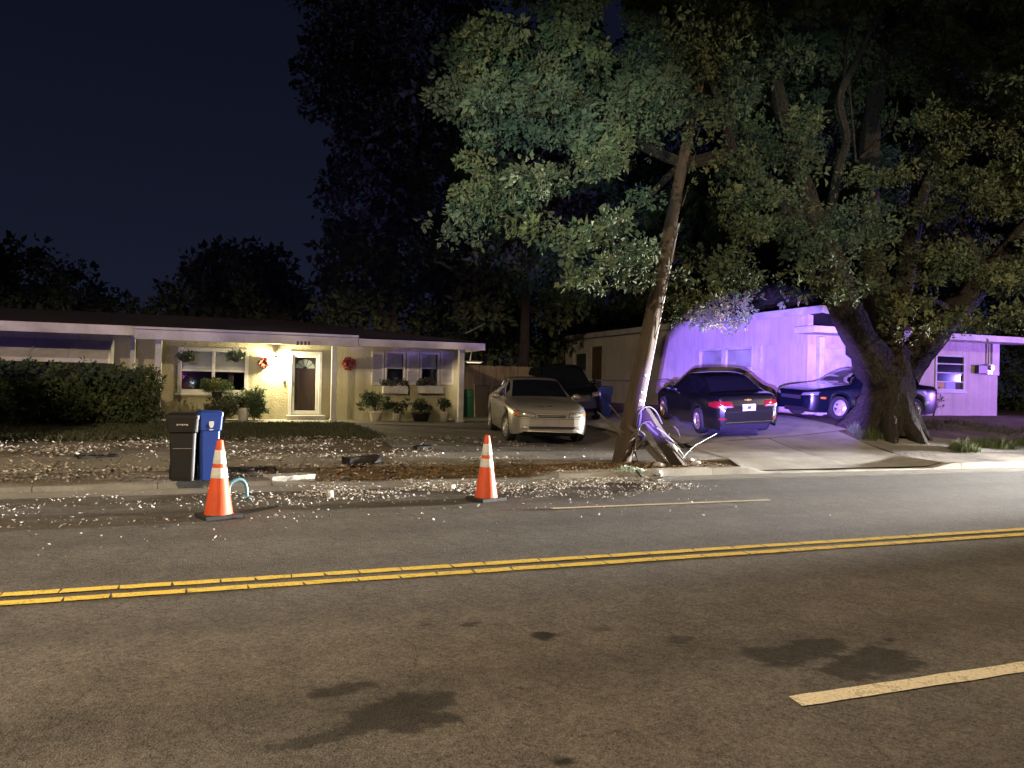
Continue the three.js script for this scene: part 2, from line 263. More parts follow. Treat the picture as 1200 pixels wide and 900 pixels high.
// gutter, kerb stones, pavement slabs, driveways
{
  const R = rng(9);
  const gut = structure('gutter', box(-40, 40, -0.05, 0.012, -(KERB + 0.004), -(KERB - 0.55)), M.concreteDark); tag(gut, 'pale concrete gutter strip along the far kerb', 'gutter');
  const kerb = thing('kerb', 'concrete kerb stones along the far side of the road', 'kerb'); kerb.userData.kind = 'structure';
  const drop = (x) => Math.max(Math.min(sstep(9.25, 9.75, x), 1 - sstep(13.9, 14.6, x)), Math.min(sstep(0.5, 1.2, x), 1 - sstep(4.9, 5.6, x)), x < 1 ? 0.6 : 0);
  for (let x = -24; x < 38; x += 1.55) {
    const L = 1.54, h0 = 0.135 - 0.1 * drop(x), h1 = 0.135 - 0.1 * drop(x + L);
    const sh = new THREE.Shape(); const gg = new THREE.BoxGeometry(L, 1, 0.2, 6, 1, 2), P = gg.attributes.position;
    for (let i = 0; i < P.count; i++) { const t = P.getX(i) / L + 0.5, top = P.getY(i) > 0, h = 0.135 - 0.1 * drop(x + t * L); let z = P.getZ(i); P.setXYZ(i, x + t * L, top ? h + 0.012 * (vnoise((x + t * L) * 5, z * 9, 3) - 0.5) : -0.04, -(KERB + 0.1) + (top && z > 0.05 ? z - 0.03 : z)); }
    gg.computeVertexNormals(); mesh('kerb_stone', metreUV(gg), x < 5 ? M.concreteDark : R() < 0.5 ? M.concrete : M.concretePale, kerb);
  }
  const walk = thing('pavement', 'concrete slab pavement behind the grass verge', 'pavement'); walk.userData.kind = 'structure';
  for (let x = -15; x < 29; x += 1.5) {
    if (x > 9.2) continue;
    const gg = new THREE.BoxGeometry(1.485, 0.1, 1.5, 5, 1, 5), P = gg.attributes.position, tilt = (R() - 0.5) * 0.012;
    for (let i = 0; i < P.count; i++) { const X = x + 0.75 + P.getX(i), p = 14.35 - P.getZ(i); P.setXYZ(i, X, groundH(X, p) + 0.018 + tilt * P.getX(i) + (P.getY(i) > 0 ? 0.008 : -0.09), -p); }
    gg.computeVertexNormals(); mesh('slab', metreUV(gg), [M.concrete, M.concreteDark, M.concrete][Math.floor(R() * 3)], walk);
  }
  function sheet(x0, x1, p0, p1, lift, skew = 0, nx = 24, np = 30, flare = 0) {
    const pos = [], uv = [], idx = [];
    for (let j = 0; j <= np; j++) for (let i = 0; i <= nx; i++) { const p = lerp(p0, p1, j / np), fl = flare * (1 - sstep(p0, p0 + 1.4, p)), x = lerp(x0 - fl, x1 + fl, i / nx) + skew * (p - p0); pos.push(x, groundH(x, p) + lift + 0.012 * (fbm(x * 1.1, p * 1.1, 44, 2) - 0.5), -p); uv.push(x, p); }
    for (let j = 0; j < np; j++) for (let i = 0; i < nx; i++) { const a = j * (nx + 1) + i; idx.push(a, a + 1, a + nx + 1, a + nx + 1, a + 1, a + nx + 2); }
    const g = new THREE.BufferGeometry(); g.setAttribute('position', new THREE.Float32BufferAttribute(pos, 3)); g.setAttribute('uv', new THREE.Float32BufferAttribute(uv, 2)); g.setIndex(idx); g.computeVertexNormals(); return g;
  }
  const dr = thing('driveway', 'pale concrete driveway below the purple lit wall', 'driveway'); dr.userData.kind = 'structure';
  mesh('slab', sheet(9.75, 12.05, 12.4, 15.6, 0.03, 0.14, 14, 18, 0.25), M.concretePale, dr);
  mesh('slab', sheet(12.08, 14.2, 12.4, 15.6, 0.03, 0.14, 14, 18, 0.25), M.concrete, dr);
  mesh('slab', sheet(9.3, 12.05, 15.63, 23, 0.032, 0.14), M.concrete, dr); mesh('slab', sheet(12.08, 15.0, 15.63, 21, 0.032, 0.1), M.concrete, dr);
  tag(structure('path', sheet(14.6, 32, 13.7, 14.9, 0.006, 0, 60, 8), M.concreteDark), 'worn pale footpath in front of the oak', 'path');
  const dl = structure('driveway', sheet(3.4, 9.3, 15.15, 28.5, 0.022, 0), M.driveDark); tag(dl, 'dark worn driveway under the silver car', 'driveway');
}
console.log('ground done');

// ---------------------------------------------------------------- houses
function rebase(g, x, y, z) { g.position.set(x, y, z); for (const c of g.children) { c.position.x -= x; c.position.y -= y; c.position.z -= z; } }
function wallWithHoles(x0, x1, y0, y1, z, depth, holes) {
  const s = new THREE.Shape([new THREE.Vector2(x0, y0), new THREE.Vector2(x1, y0), new THREE.Vector2(x1, y1), new THREE.Vector2(x0, y1)]);
  for (const h of holes) s.holes.push(new THREE.Path([new THREE.Vector2(h.x0, h.y0), new THREE.Vector2(h.x0, h.y1), new THREE.Vector2(h.x1, h.y1), new THREE.Vector2(h.x1, h.y0)]));
  const g = new THREE.ExtrudeGeometry(s, { depth, bevelEnabled: false }); g.translate(0, 0, z - depth); return metreUV(g);
}
// a sash window set in an opening r of a wall whose outer face is at z: frame, rails, panes, something behind
function sashWindow(parent, r, z, { frame = M.whiteTrim, w = 0.07, rows = 2, cols = 1, sill = true, behind = [] } = {}) {
  const win = mesh('window', [box(r.x0, r.x0 + w, r.y0, r.y1, z - 0.07, z + 0.03, 0.008), box(r.x1 - w, r.x1, r.y0, r.y1, z - 0.07, z + 0.03, 0.008), box(r.x0 + w, r.x1 - w, r.y1 - w, r.y1, z - 0.07, z + 0.028, 0.008), box(r.x0 + w, r.x1 - w, r.y0, r.y0 + w, z - 0.07, z + 0.028, 0.008)], frame, parent);
  if (sill) mesh('sill', box(r.x0 - 0.05, r.x1 + 0.05, r.y0 - 0.07, r.y0 - 0.002, z - 0.02, z + 0.09, 0.01), frame, win);
  const X0 = r.x0 + w, X1 = r.x1 - w, Y0 = r.y0 + w, Y1 = r.y1 - w;
  for (let c = 1; c < cols; c++) { const x = lerp(X0, X1, c / cols); mesh('mullion', box(x - 0.045, x + 0.045, Y0, Y1, z - 0.06, z + 0.02, 0.008), frame, win); }
  for (let k = 1; k < rows; k++) { const y = lerp(Y0, Y1, k / rows); mesh('rail', box(X0, X1, y - 0.028, y + 0.028, z - 0.055, z + 0.012, 0.006), frame, win); }
  for (let c = 0; c < cols; c++) for (let k = 0; k < rows; k++) {
    const xa = lerp(X0, X1, c / cols) + (c ? 0.04 : 0), xb = lerp(X0, X1, (c + 1) / cols) - (c < cols - 1 ? 0.04 : 0), ya = lerp(Y0, Y1, k / rows) + (k ? 0.022 : 0), yb = lerp(Y0, Y1, (k + 1) / rows) - (k < rows - 1 ? 0.022 : 0);
    const pg = new THREE.PlaneGeometry(xb - xa, yb - ya); pg.translate((xa + xb) / 2, (ya + yb) / 2, z - 0.035 - 0.006 * (k % 2)); mesh('pane', pg, M.glass, win);
  }
  for (const [f0, f1, m] of behind) mesh('blind', box(X0 + 0.01, X1 - 0.01, lerp(Y0, Y1, f0), lerp(Y0, Y1, f1), z - 0.16, z - 0.14), m, win);
  return win;
}
const LW = 25.3, LP = 23.7;                                   // wall and post lines of the left house
const house = thing('bungalow', 'low beige stucco bungalow with a lit porch and white posts', 'house');
{
  const xl = onPlane(-190, 440, LW).x, xc = onPlane(157, 440, LW).x, xr = onPlane(539, 440, LW).x, gy = 0.3;
  const top = onPlane(300, 402, LW).y + 0.12;
  const w1 = rectOn(208, 408, 291, 461, LW), dr = rectOn(338, 412, 377, 491, LW), w2 = rectOn(451, 412, 475, 450, LW), w3 = rectOn(492, 413, 515, 450, LW);
  dr.y0 = gy + 0.2;
  mesh('wall', wallWithHoles(xc, xr, gy - 0.2, top, -LW, 0.22, [w1, dr, w2, w3]), M.stuccoBeige, house);
  mesh('wall', [box(xl, xl + 0.2, gy - 0.2, top, -34, -LW), box(xr - 0.2, xr, gy - 0.2, top, -34, -LW - 0.222), box(xl, xr, gy - 0.2, top, -34.2, -34)], M.stuccoBeige, house);
  mesh('floor', box(xl, xr - 0.2, gy - 0.3, gy + 0.1, -33.9, -LW - 0.25), M.interior, house);
  mesh('partition', [box(xl + 0.3, xr - 0.3, gy, top, -29.2, -29), box(xc + 2.6, xc + 2.75, gy, top, -29, -LW - 0.3)], M.interior, house);
  mesh('porch_floor', box(xc + 0.3, onPlane(402, 490, LP).x, gy - 0.15, gy + 0.06, -LW + 0.002, -LP + 0.25, 0.02), M.concreteDark, house);
  // left wing wall with awning windows (beneath the metal awning)
  const aw = rectOn(-20, 412, 60, 450, LW);
  mesh('wall', wallWithHoles(xl, xc - 0.01, gy - 0.2, top + 0.1, -LW, 0.22, [aw]), M.stuccoBeige, house);
  sashWindow(house, aw, -LW, { rows: 2, cols: 2 });
  // roof: low hip over the whole length
  const e0 = onPlane(-200, 385, 23.4), ey = onPlane(300, 391, 23.3).y, xe = onPlane(566, 408, 23.4).x, rd = ey + 0.85, pe = 23.38;
  const rp = [], quad = (a, b, c, d) => { for (const v of [a, b, c, a, c, d]) rp.push(v.x, v.y, v.z); };
  const A = V(xl - 0.6, ey, -pe), B = V(xe, ey - 0.0, -pe), Cc = V(xe, ey, -36), D = V(xl - 0.6, ey, -36), R1 = V(xe - 5.2, rd, -29.7), R0 = V(xl - 0.6, rd, -29.7);
  const lift = (v, k) => v.clone().add(V(0, k, 0));
  quad(lift(A, 0.012), lift(B, 0.012), lift(R1, 0.012), lift(R0, 0.012)); quad(lift(R0, 0.012), lift(R1, 0.012), lift(Cc, 0.012), lift(D, 0.012)); for (const v of [B, Cc, R1]) { const u = lift(v, 0.012); rp.push(u.x, u.y, u.z); }
  quad(lift(A, -0.05), lift(D, -0.05), lift(Cc, -0.05), lift(B, -0.05));
  const rg = new THREE.BufferGeometry(); rg.setAttribute('position', new THREE.Float32BufferAttribute(rp, 3)); rg.computeVertexNormals();
  const roof = mesh('roof', metreUV(rg), M.shingle, house);
  // fascias: left wing, porch (proud), right
  const fl = rectOn(0, 385, 158, 390, 23.4), fp = rectOn(157, 391, 420, 404, 23.3), fr = rectOn(418, 403, 562, 412, 23.35);
  const fy1 = ey + 0.02;
  mesh('fascia', box(xl - 0.6, fp.x0 - 0.01, fy1 - 0.2, fy1 + 0.06, -pe - 0.03, -pe + 0.01, 0.008), M.whiteTrim, roof);
  mesh('fascia', box(fp.x0, fp.x1, fy1 - 0.29, fy1 + 0.02, -pe - 0.04, -pe + 0.1, 0.012), M.white, roof);
  mesh('gutter_lip', box(fp.x0, fp.x1, fy1 - 0.02, fy1 + 0.05, -pe + 0.05, -pe + 0.16, 0.015), M.white, roof);
  mesh('fascia', box(fp.x1 + 0.005, xe, fy1 - 0.26, fy1 - 0.04, -pe - 0.02, -pe + 0.06, 0.012), M.white, roof);
  mesh('fascia', box(xe, xe + 0.05, fy1 - 0.26, fy1 - 0.04, -36, -pe + 0.06, 0.012), M.white, roof);
  mesh('soffit', box(fp.x0 + 0.02, xe - 0.02, top + 0.004, top + 0.03, -LW + 0.02, -pe - 0.05), M.white, roof);
  mesh('soffit', box(xl - 0.5, fp.x0 - 0.02, top + 0.11, top + 0.13, -LW + 0.02, -pe - 0.05), M.white, roof);
  mesh('mast', bar(onPlane(545, 391, 26), onPlane(569, 379, 26), 0.025), M.steel, roof);
  // posts
  for (const [px, w] of [[185, 0.17], [391, 0.15], [540, 0.17]]) {
    const c = onPlane(px, 450, LP); const pb = mesh('post', [box(c.x - w / 2, c.x + w / 2, gy - 0.1, top - 0.02, -LP - w / 2, -LP + w / 2, 0.015)], M.white, house);
    mesh('post_base', box(c.x - w / 2 - 0.03, c.x + w / 2 + 0.03, gy - 0.1, gy + 0.14, -LP - w / 2 - 0.03, -LP + w / 2 + 0.03, 0.015), M.white, pb);
  }
  // corner board of the wing
  const cb = onPlane(155.5, 420, 24.6); mesh('post', box(cb.x - 0.06, cb.x + 0.06, gy, top + 0.1, -24.66, -24.54, 0.01), M.white, house);
  // metal awning
  const a0 = onPlane(-60, 398, 24.9), a1 = onPlane(120, 399, LW), b1 = onPlane(127, 421, 24.0);
  { const ax0 = a0.x, ax1 = b1.x, y1 = a1.y, y0 = b1.y, z1 = -LW + 0.03, z0 = -24.0; const aw2 = mesh('awning', (() => { const p = [], q = (a, b, c, d) => { for (const v of [a, b, c, a, c, d]) p.push(...v); };
      q([ax0, y1, z1], [ax0, y0, z0], [ax1, y0, z0], [ax1, y1, z1]); q([ax0, y0, z0], [ax0, y0 - 0.11, z0], [ax1, y0 - 0.11, z0], [ax1, y0, z0]);
      q([ax1, y1, z1], [ax1, y0, z0], [ax1, y0 - 0.11, z0], [ax1, y0 - 0.11, z1]); q([ax0, y1 - 0.03, z1], [ax1, y1 - 0.03, z1], [ax1, y0 - 0.03, z0 - 0.02], [ax0, y0 - 0.03, z0 - 0.02]);
      const g = new THREE.BufferGeometry(); g.setAttribute('position', new THREE.Float32BufferAttribute(p, 3)); g.computeVertexNormals(); return metreUV(g); })(), M.whiteTrim, house);
    for (let k = 0; k < 5; k++) { const x = lerp(ax1 - 0.03, ax0 + 0.1, k / 4), d = V(0, y1 - y0, z1 - z0); const n = V(0, -(z1 - z0), y1 - y0).normalize().multiplyScalar(0.015); mesh('awning_rib', bar(V(x, y0, z0).add(n), V(x, y1, z1).add(n), 0.022, 0.022, 6), M.white, aw2); } }
  // porch windows
  sashWindow(house, w1, -LW, { rows: 2, cols: 2, w: 0.11, behind: [[0.5, 1, M.curtain]] });
  sashWindow(house, w2, -LW, { rows: 2, behind: [[0.5, 1, M.curtain]] }); sashWindow(house, w3, -LW, { rows: 2, behind: [[0.5, 1, M.curtain]] });
  // shutters with louvres
  for (const [a, b] of [[435.5, 449.5], [476.5, 490.5], [516.5, 531]]) {
    const r = rectOn(a, 412, b, 451, LW), z = -LW; const s = mesh('shutter', [box(r.x0, r.x0 + 0.05, r.y0, r.y1, z + 0.005, z + 0.045), box(r.x1 - 0.05, r.x1, r.y0, r.y1, z + 0.005, z + 0.045), box(r.x0 + 0.05, r.x1 - 0.05, r.y1 - 0.08, r.y1, z + 0.005, z + 0.043), box(r.x0 + 0.05, r.x1 - 0.05, r.y0, r.y0 + 0.08, z + 0.005, z + 0.043), box(r.x0 + 0.05, r.x1 - 0.05, r.y0 + 0.08, r.y1 - 0.08, z + 0.004, z + 0.012)], M.whiteTrim, house);
    const lou = []; for (let y = r.y0 + 0.1; y < r.y1 - 0.1; y += 0.045) { const g = new THREE.BoxGeometry(r.x1 - r.x0 - 0.1, 0.008, 0.04); g.rotateX(0.7); g.translate((r.x0 + r.x1) / 2, y, z + 0.026); lou.push(g); } mesh('louvres', lou, M.whiteTrim, s);
  }
  // storm door: white casing, glass, red-brown inner door with a fanlight, threshold step
  { const z = -LW, casing = mesh('door_casing', [box(dr.x0, dr.x0 + 0.1, dr.y0, dr.y1, z - 0.12, z + 0.04, 0.01), box(dr.x1 - 0.1, dr.x1, dr.y0, dr.y1, z - 0.12, z + 0.04, 0.01), box(dr.x0 + 0.1, dr.x1 - 0.1, dr.y1 - 0.1, dr.y1, z - 0.12, z + 0.038, 0.01)], M.white, house);
    const x0 = dr.x0 + 0.11, x1 = dr.x1 - 0.11, y0 = dr.y0 + 0.01, y1 = dr.y1 - 0.11, s = 0.075;
    const storm = mesh('storm_door', [box(x0, x0 + s, y0, y1, z - 0.05, z, 0.006), box(x1 - s, x1, y0, y1, z - 0.05, z, 0.006), box(x0 + s, x1 - s, y1 - s, y1, z - 0.05, z - 0.002, 0.006), box(x0 + s, x1 - s, y0, y0 + 0.12, z - 0.05, z - 0.002, 0.006)], M.white, house);
    const pg = new THREE.PlaneGeometry(x1 - x0 - 2 * s, y1 - y0 - s - 0.12); pg.translate((x0 + x1) / 2, (y0 + 0.12 + y1 - s) / 2, z - 0.028); mesh('pane', pg, M.glass, storm);
    mesh('handle', box(x0 + 0.02, x0 + 0.05, y0 + 0.88, y0 + 1.02, z + 0.003, z + 0.04, 0.01), M.darkSteel, storm);
    const inner = mesh('door', box(x0, x1, y0, y1, z - 0.18, z - 0.13), mat(0.07, 0.035, 0.03, 0.6, { map: woodTex }), house);
    const cx = (x0 + x1) / 2, fy = y1 - 0.42, fan = []; for (let k = 0; k < 5; k++) { const a0 = Math.PI * (k + 0.08) / 5, a1 = Math.PI * (k + 0.92) / 5, sh = new THREE.Shape(); sh.moveTo(Math.cos(a0) * 0.07, Math.sin(a0) * 0.07); sh.lineTo(Math.cos(a0) * 0.29, Math.sin(a0) * 0.29); sh.lineTo(Math.cos((a0 + a1) / 2) * 0.3, Math.sin((a0 + a1) / 2) * 0.3); sh.lineTo(Math.cos(a1) * 0.29, Math.sin(a1) * 0.29); sh.lineTo(Math.cos(a1) * 0.07, Math.sin(a1) * 0.07); const g = new THREE.ExtrudeGeometry(sh, { depth: 0.008, bevelEnabled: false }); g.translate(cx, fy, z - 0.128); mesh('fanlight_pane', g, mat(0.35, 0.38, 0.36, 0.2), inner); }
    mesh('doorstep', box(dr.x0 - 0.06, dr.x1 + 0.1, gy - 0.05, dr.y0 - 0.004, z + 0.01, z + 0.45, 0.02), M.concrete, house);
    const sw = onPlane(333, 448, LW); mesh('doorbell', box(sw.x - 0.03, sw.x + 0.03, sw.y - 0.06, sw.y + 0.06, z, z + 0.03, 0.01), M.darkSteel, house); }
  // house numerals on the fascia: too small to read in the picture
  for (let k = 0; k < 4; k++) { const c = onPlane(349 + k * 4.4, 402, 23.28); mesh('numeral', box(c.x - 0.03, c.x + 0.03, c.y - 0.06, c.y + 0.05, -pe + 0.1, -pe + 0.112), M.darkSteel, roof); }
  // brackets of the two hanging baskets
  for (const px of [217, 278]) { const c = onPlane(px, 403, 23.4); mesh('hook', tube([V(c.x, top, -pe - 0.25), V(c.x, top - 0.12, -pe - 0.25), V(c.x + 0.04, top - 0.16, -pe - 0.25)], 0.008, 8, 5), M.darkSteel, roof); }
  // eave flood lamp, lit
  const ef = onPlane(556, 424, 23.9); mesh('eave_lamp', [box(ef.x - 0.24, ef.x + 0.24, ef.y - 0.02, ef.y + 0.02, -24.1, -23.75, 0.015), bar(V(ef.x - 0.15, ef.y, -23.9), V(ef.x - 0.1, fy1 - 0.24, -23.9), 0.02)], M.white, house); mesh('eave_lamp_lens', box(ef.x - 0.2, ef.x + 0.2, ef.y - 0.035, ef.y - 0.022, -24.07, -23.8), new THREE.MeshStandardMaterial({ color: C(0.8, 0.8, 0.8), emissive: C(1, 0.85, 0.6), emissiveIntensity: 1.6 }), house); { const el = new THREE.SpotLight(C(1, 0.84, 0.55), I.eave, 0, 0.75, 0.5, 2); el.position.set(ef.x, ef.y - 0.06, -23.95); el.target.position.set(ef.x + 1.6, 0.4, -28); el.castShadow = true; el.shadow.radius = 4; el.name = 'eave_light'; el.target.name = 'eave_light_aim'; scene.add(el); scene.add(el.target); }
  rebase(house, (xc + xr) / 2, gy - 0.2, -LW);
  house.userData.info = undefined; delete house.userData.info;
}
// porch lamp: wall lantern, lit
{
  const c = onPlane(323, 423, LW), z = -LW, L = thing('porch_lamp', 'lit wall lantern beside the front door', 'lamp', [c.x, c.y, z]);
  mesh('back_plate', box(-0.06, 0.06, -0.12, 0.12, 0.001, 0.03, 0.01), M.darkSteel, L);
  mesh('arm', tube([V(0, 0.06, 0.03), V(0, 0.13, 0.1), V(0, 0.12, 0.18)], 0.012, 10, 6), M.darkSteel, L);
  mesh('cap', (() => { const g = new THREE.ConeGeometry(0.1, 0.08, 12); g.translate(0, 0.13, 0.18); return g; })(), M.darkSteel, L);
  const globe = (() => { const g = new THREE.SphereGeometry(0.085, 16, 12); g.translate(0, 0.02, 0.18); return g; })();
  mesh('lamp_globe', globe, new THREE.MeshStandardMaterial({ color: C(0.9, 0.85, 0.7), emissive: C(1, 0.83, 0.5), emissiveIntensity: 4, roughness: 0.5 }), L);
  const pl = new THREE.PointLight(C(1, 0.85, 0.5), I.porch); pl.position.set(0, 0.02, 0.18); pl.castShadow = true; pl.shadow.radius = 4; pl.name = 'porch_bulb'; L.add(pl);
}
// ---- right house: side wall runs back from the road, low wing faces the road
const SX = 17.5, SP = 20;
function onSide(px, py, X = SX) { const d = ray(px, py); return d.multiplyScalar(X / d.x).add(camera.position); }
const block = thing('block_house', 'pale rendered block house with flat roofs lit purple', 'house');
{
  const gy = 0.6, topN = onSide(948, 368).y, topF = 3.55;
  // long side wall with window openings: build in (p, y), then turn to face -x
  const sideRect = (a, b, c, d) => { const q0 = onSide(a, (b + d) / 2), q1 = onSide(c, (b + d) / 2), m = (a + c) / 2; return { x0: q0.z, x1: q1.z, y0: onSide(m, d).y, y1: onSide(m, b).y }; };
  const wA = sideRect(819, 408, 882, 433), wB = sideRect(672, 413, 688, 436), dB = sideRect(692, 406, 705, 458), pB = sideRect(1, 1, 2, 2);
  const turnSide = (g) => { g.rotateY(-Math.PI / 2); g.translate(SX, 0, 0); return g; };  // (x: z of world, y, z: outward)
  const inSide = (x0, x1, y0, y1, o0, o1, r = 0) => turnSide(box(x0, x1, y0, y1, o0, o1, r));
  const s = wallWithHoles(-38.5, -SP - 0.002, gy - 0.6, topN, 0, 0.2, [wA, wB, dB]);
  mesh('wall', turnSide(s), M.stuccoPale, block);
  function sideWindow(r, cols, blind) {
    const f = 0.08, win = mesh('window', [inSide(r.x0, r.x0 + f, r.y0, r.y1, -0.07, 0.03, 0.008), inSide(r.x1 - f, r.x1, r.y0, r.y1, -0.07, 0.03, 0.008), inSide(r.x0 + f, r.x1 - f, r.y1 - f, r.y1, -0.07, 0.028, 0.008), inSide(r.x0 + f, r.x1 - f, r.y0, r.y0 + f, -0.07, 0.028, 0.008)], M.whiteTrim, block);
    mesh('sill', inSide(r.x0 - 0.06, r.x1 + 0.06, r.y0 - 0.08, r.y0 - 0.003, 0.002, 0.1, 0.01), M.white, win);
    for (let c = 0; c < cols; c++) { const a = lerp(r.x0 + f, r.x1 - f, c / cols), b = lerp(r.x0 + f, r.x1 - f, (c + 1) / cols); const pg = new THREE.PlaneGeometry(b - a - 0.1, r.y1 - r.y0 - 2 * f); pg.translate((a + b) / 2, (r.y0 + r.y1) / 2, -0.04); mesh('pane', turnSide(pg), M.glass, win); if (c) mesh('mullion', inSide(a - 0.13, a + 0.13, r.y0 + f, r.y1 - f, -0.06, 0.04, 0.01), M.white, win); }
    mesh('blind', inSide(r.x0 + f, r.x1 - f, r.y0 + f, r.y1 - f, -0.16, -0.14), blind, win);
  }
  sideWindow(wA, 2, M.curtain); sideWindow(wB, 1, M.interior);
  mesh('door', inSide(dB.x0 + 0.01, dB.x1 - 0.01, dB.y0 + 0.01, dB.y1 - 0.01, -0.12, -0.07), mat(0.16, 0.1, 0.06, 0.7, { map: woodTex }), block);
  mesh('shutter', inSide(wA.x1 + 0.05, wA.x1 + 0.5, wA.y0 - 0.02, wA.y1 + 0.05, 0.004, 0.05, 0.01), M.stuccoPale, block);
  mesh('wall', [box(SX + 0.2, 27, gy - 0.6, topN - 0.1, -38.5, -38.3), box(21.4, 21.6, 3.3, topN - 0.5, -38.3, -20.7)], M.stuccoPale, block);
  mesh('gable', box(SX + 0.004, 21.4, 3.3, topN - 0.35, -20.6, -20.45), M.darkWood, block);
  // upper roof: sheds down away from the drive
  { const ry = topN, r0 = V(SX - 0.45, ry, 0), a = Math.atan2(0.55, 4.2), p = []; const g = box(0, 4.8, 0, 0.16, -38.9, -SP + 0.75); g.rotateZ(-a); g.translate(SX - 0.14, ry + 0.02, 0); const rf = mesh('roof', g, M.shingle, block);
    const fg = box(-0.03, 0.0, -0.05, 0.19, -38.9, -SP + 0.75, 0.008); fg.translate(SX - 0.145, ry + 0.02, 0); mesh('fascia', fg, M.whiteTrim, rf);
    const fe = box(-0.03, 0.5, -0.04, 0.19, -SP + 0.752, -SP + 0.79, 0.008); fe.rotateZ(-a); fe.translate(SX - 0.145, ry + 0.02, 0); mesh('fascia', fe, M.whiteTrim, rf); }
  // the wing
  const xr = onPlane(1169, 440, SP).x, wt = onPlane(1100, 397, SP).y, w = rectOn(1096, 416, 1130, 458, SP), door = rectOn(966, 408, 998, 470, SP); door.y0 = gy + 0.2;
  mesh('wall', wallWithHoles(SX + 0.001, xr, gy - 0.6, wt, -SP, 0.2, [w, door]), M.stuccoPale, block);
  mesh('wall', [box(xr - 0.2, xr, gy - 0.6, wt, -30, -SP - 0.202), box(SX + 0.21, xr - 0.2, gy - 0.5, gy + 0.25, -30, -SP - 0.22), box(SX + 0.3, xr - 0.21, gy, wt, -23.2, -23)], M.interior, block);
  mesh('door', [box(door.x0, door.x1, door.y0, door.y1, -SP - 0.14, -SP - 0.08)], M.white, block);
  { const y0 = onPlane(1160, 396, 19.1).y - 0.06; const rf = mesh('roof', [box(SX - 0.5, xr + 0.75, y0 - 0.02, y0 + 0.12, -SP + 0.01, -19.12), box(SX + 0.22, xr + 0.75, y0 - 0.02, y0 + 0.12, -30.2, -SP - 0.21)], M.shingle, block); mesh('fascia', box(SX - 0.52, xr + 0.77, y0 - 0.06, y0 + 0.14, -19.118, -19.07, 0.008), M.whiteTrim, rf); mesh('fascia', box(SX - 0.56, SX - 0.522, y0 - 0.06, y0 + 0.14, -SP + 0.01, -19.07, 0.008), M.whiteTrim, rf); mesh('soffit', box(SX - 0.48, xr + 0.7, y0 - 0.06, y0 - 0.03, -SP + 0.003, -19.13), M.whiteTrim, rf); }
  for (const px of [961]) { const c = onPlane(px, 430, 19.35); mesh('post', box(c.x - 0.09, c.x + 0.09, gy - 0.2, onPlane(1000, 397, 19.35).y, -19.44, -19.26, 0.02), M.white, block); }
  // awning window: three dark tilted panes over a panel row
  { const z = -SP, f = 0.06, H = w.y1 - w.y0; const win = mesh('window', [box(w.x0 - 0.02, w.x0 + f, w.y0, w.y1, z - 0.08, z + 0.03, 0.008), box(w.x1 - f, w.x1 + 0.02, w.y0, w.y1, z - 0.08, z + 0.03, 0.008), box(w.x0 + f, w.x1 - f, w.y1 - f, w.y1, z - 0.08, z + 0.028, 0.008), box(w.x0 + f, w.x1 - f, w.y0, w.y0 + f, z - 0.08, z + 0.028, 0.008)], M.white, block);
    mesh('sill', box(w.x0 - 0.08, w.x1 + 0.08, w.y0 - 0.07, w.y0 - 0.003, z + 0.002, z + 0.09, 0.01), M.white, win);
    for (let k = 1; k < 4; k++) { const y = w.y0 + H * k / 4; mesh('rail', box(w.x0 + f, w.x1 - f, y - 0.022, y + 0.022, z - 0.06, z + 0.02, 0.006), M.white, win); }
    for (let k = 1; k < 4; k++) { const y0 = w.y0 + H * k / 4 + 0.024, y1 = w.y0 + H * (k + 1) / 4 - (k === 3 ? f : 0.024), g = new THREE.PlaneGeometry(w.x1 - w.x0 - 2 * f, y1 - y0); g.rotateX([0, 0.041, 0.02, 0.01][k]); g.translate((w.x0 + w.x1) / 2, (y0 + y1) / 2, z - 0.03); mesh('pane', g, M.carGlass, win); }
    const cols = [[0.02, 0.34, mat(0.4, 0.28, 0.08, 0.7)], [0.37, 0.75, mat(0.3, 0.36, 0.6, 0.7)], [0.77, 1, M.interior]];
    for (const [a, b, m] of cols) mesh('panel', box(lerp(w.x0 + f, w.x1 - f, a), lerp(w.x0 + f, w.x1 - f, b), w.y0 + f, w.y0 + H / 4 - 0.025, z - 0.07, z - 0.03), m, win); }
  // meter box, conduit, end board
  const mb = rectOn(1142, 428, 1152.5, 438, SP); mesh('meter_box', box(mb.x0, mb.x1, mb.y0, mb.y1, -SP + 0.002, -SP + 0.16, 0.02), M.darkSteel, block);
  const m2 = rectOn(1153.5, 427, 1160, 439, SP); mesh('meter', [box(m2.x0, m2.x1, m2.y0, m2.y1, -SP + 0.002, -SP + 0.12, 0.02), (() => { const g = new THREE.CylinderGeometry(0.09, 0.09, 0.1, 16); g.rotateX(Math.PI / 2); g.translate((m2.x0 + m2.x1) / 2, m2.y1 - 0.12, -SP + 0.17); return g; })()], M.steel, block);
  mesh('conduit', bar(V((m2.x0 + m2.x1) / 2, m2.y1, -SP + 0.06), V((m2.x0 + m2.x1) / 2, wt, -SP + 0.06), 0.03), M.whiteTrim, block);
  const eb = rectOn(1161.5, 404, 1168.5, 440, SP); mesh('end_board', box(eb.x0, xr + 0.02, eb.y0, wt - 0.02, -SP + 0.002, -SP + 0.05, 0.01), M.whiteTrim, block);
  rebase(block, 21, gy - 0.6, -SP);
}
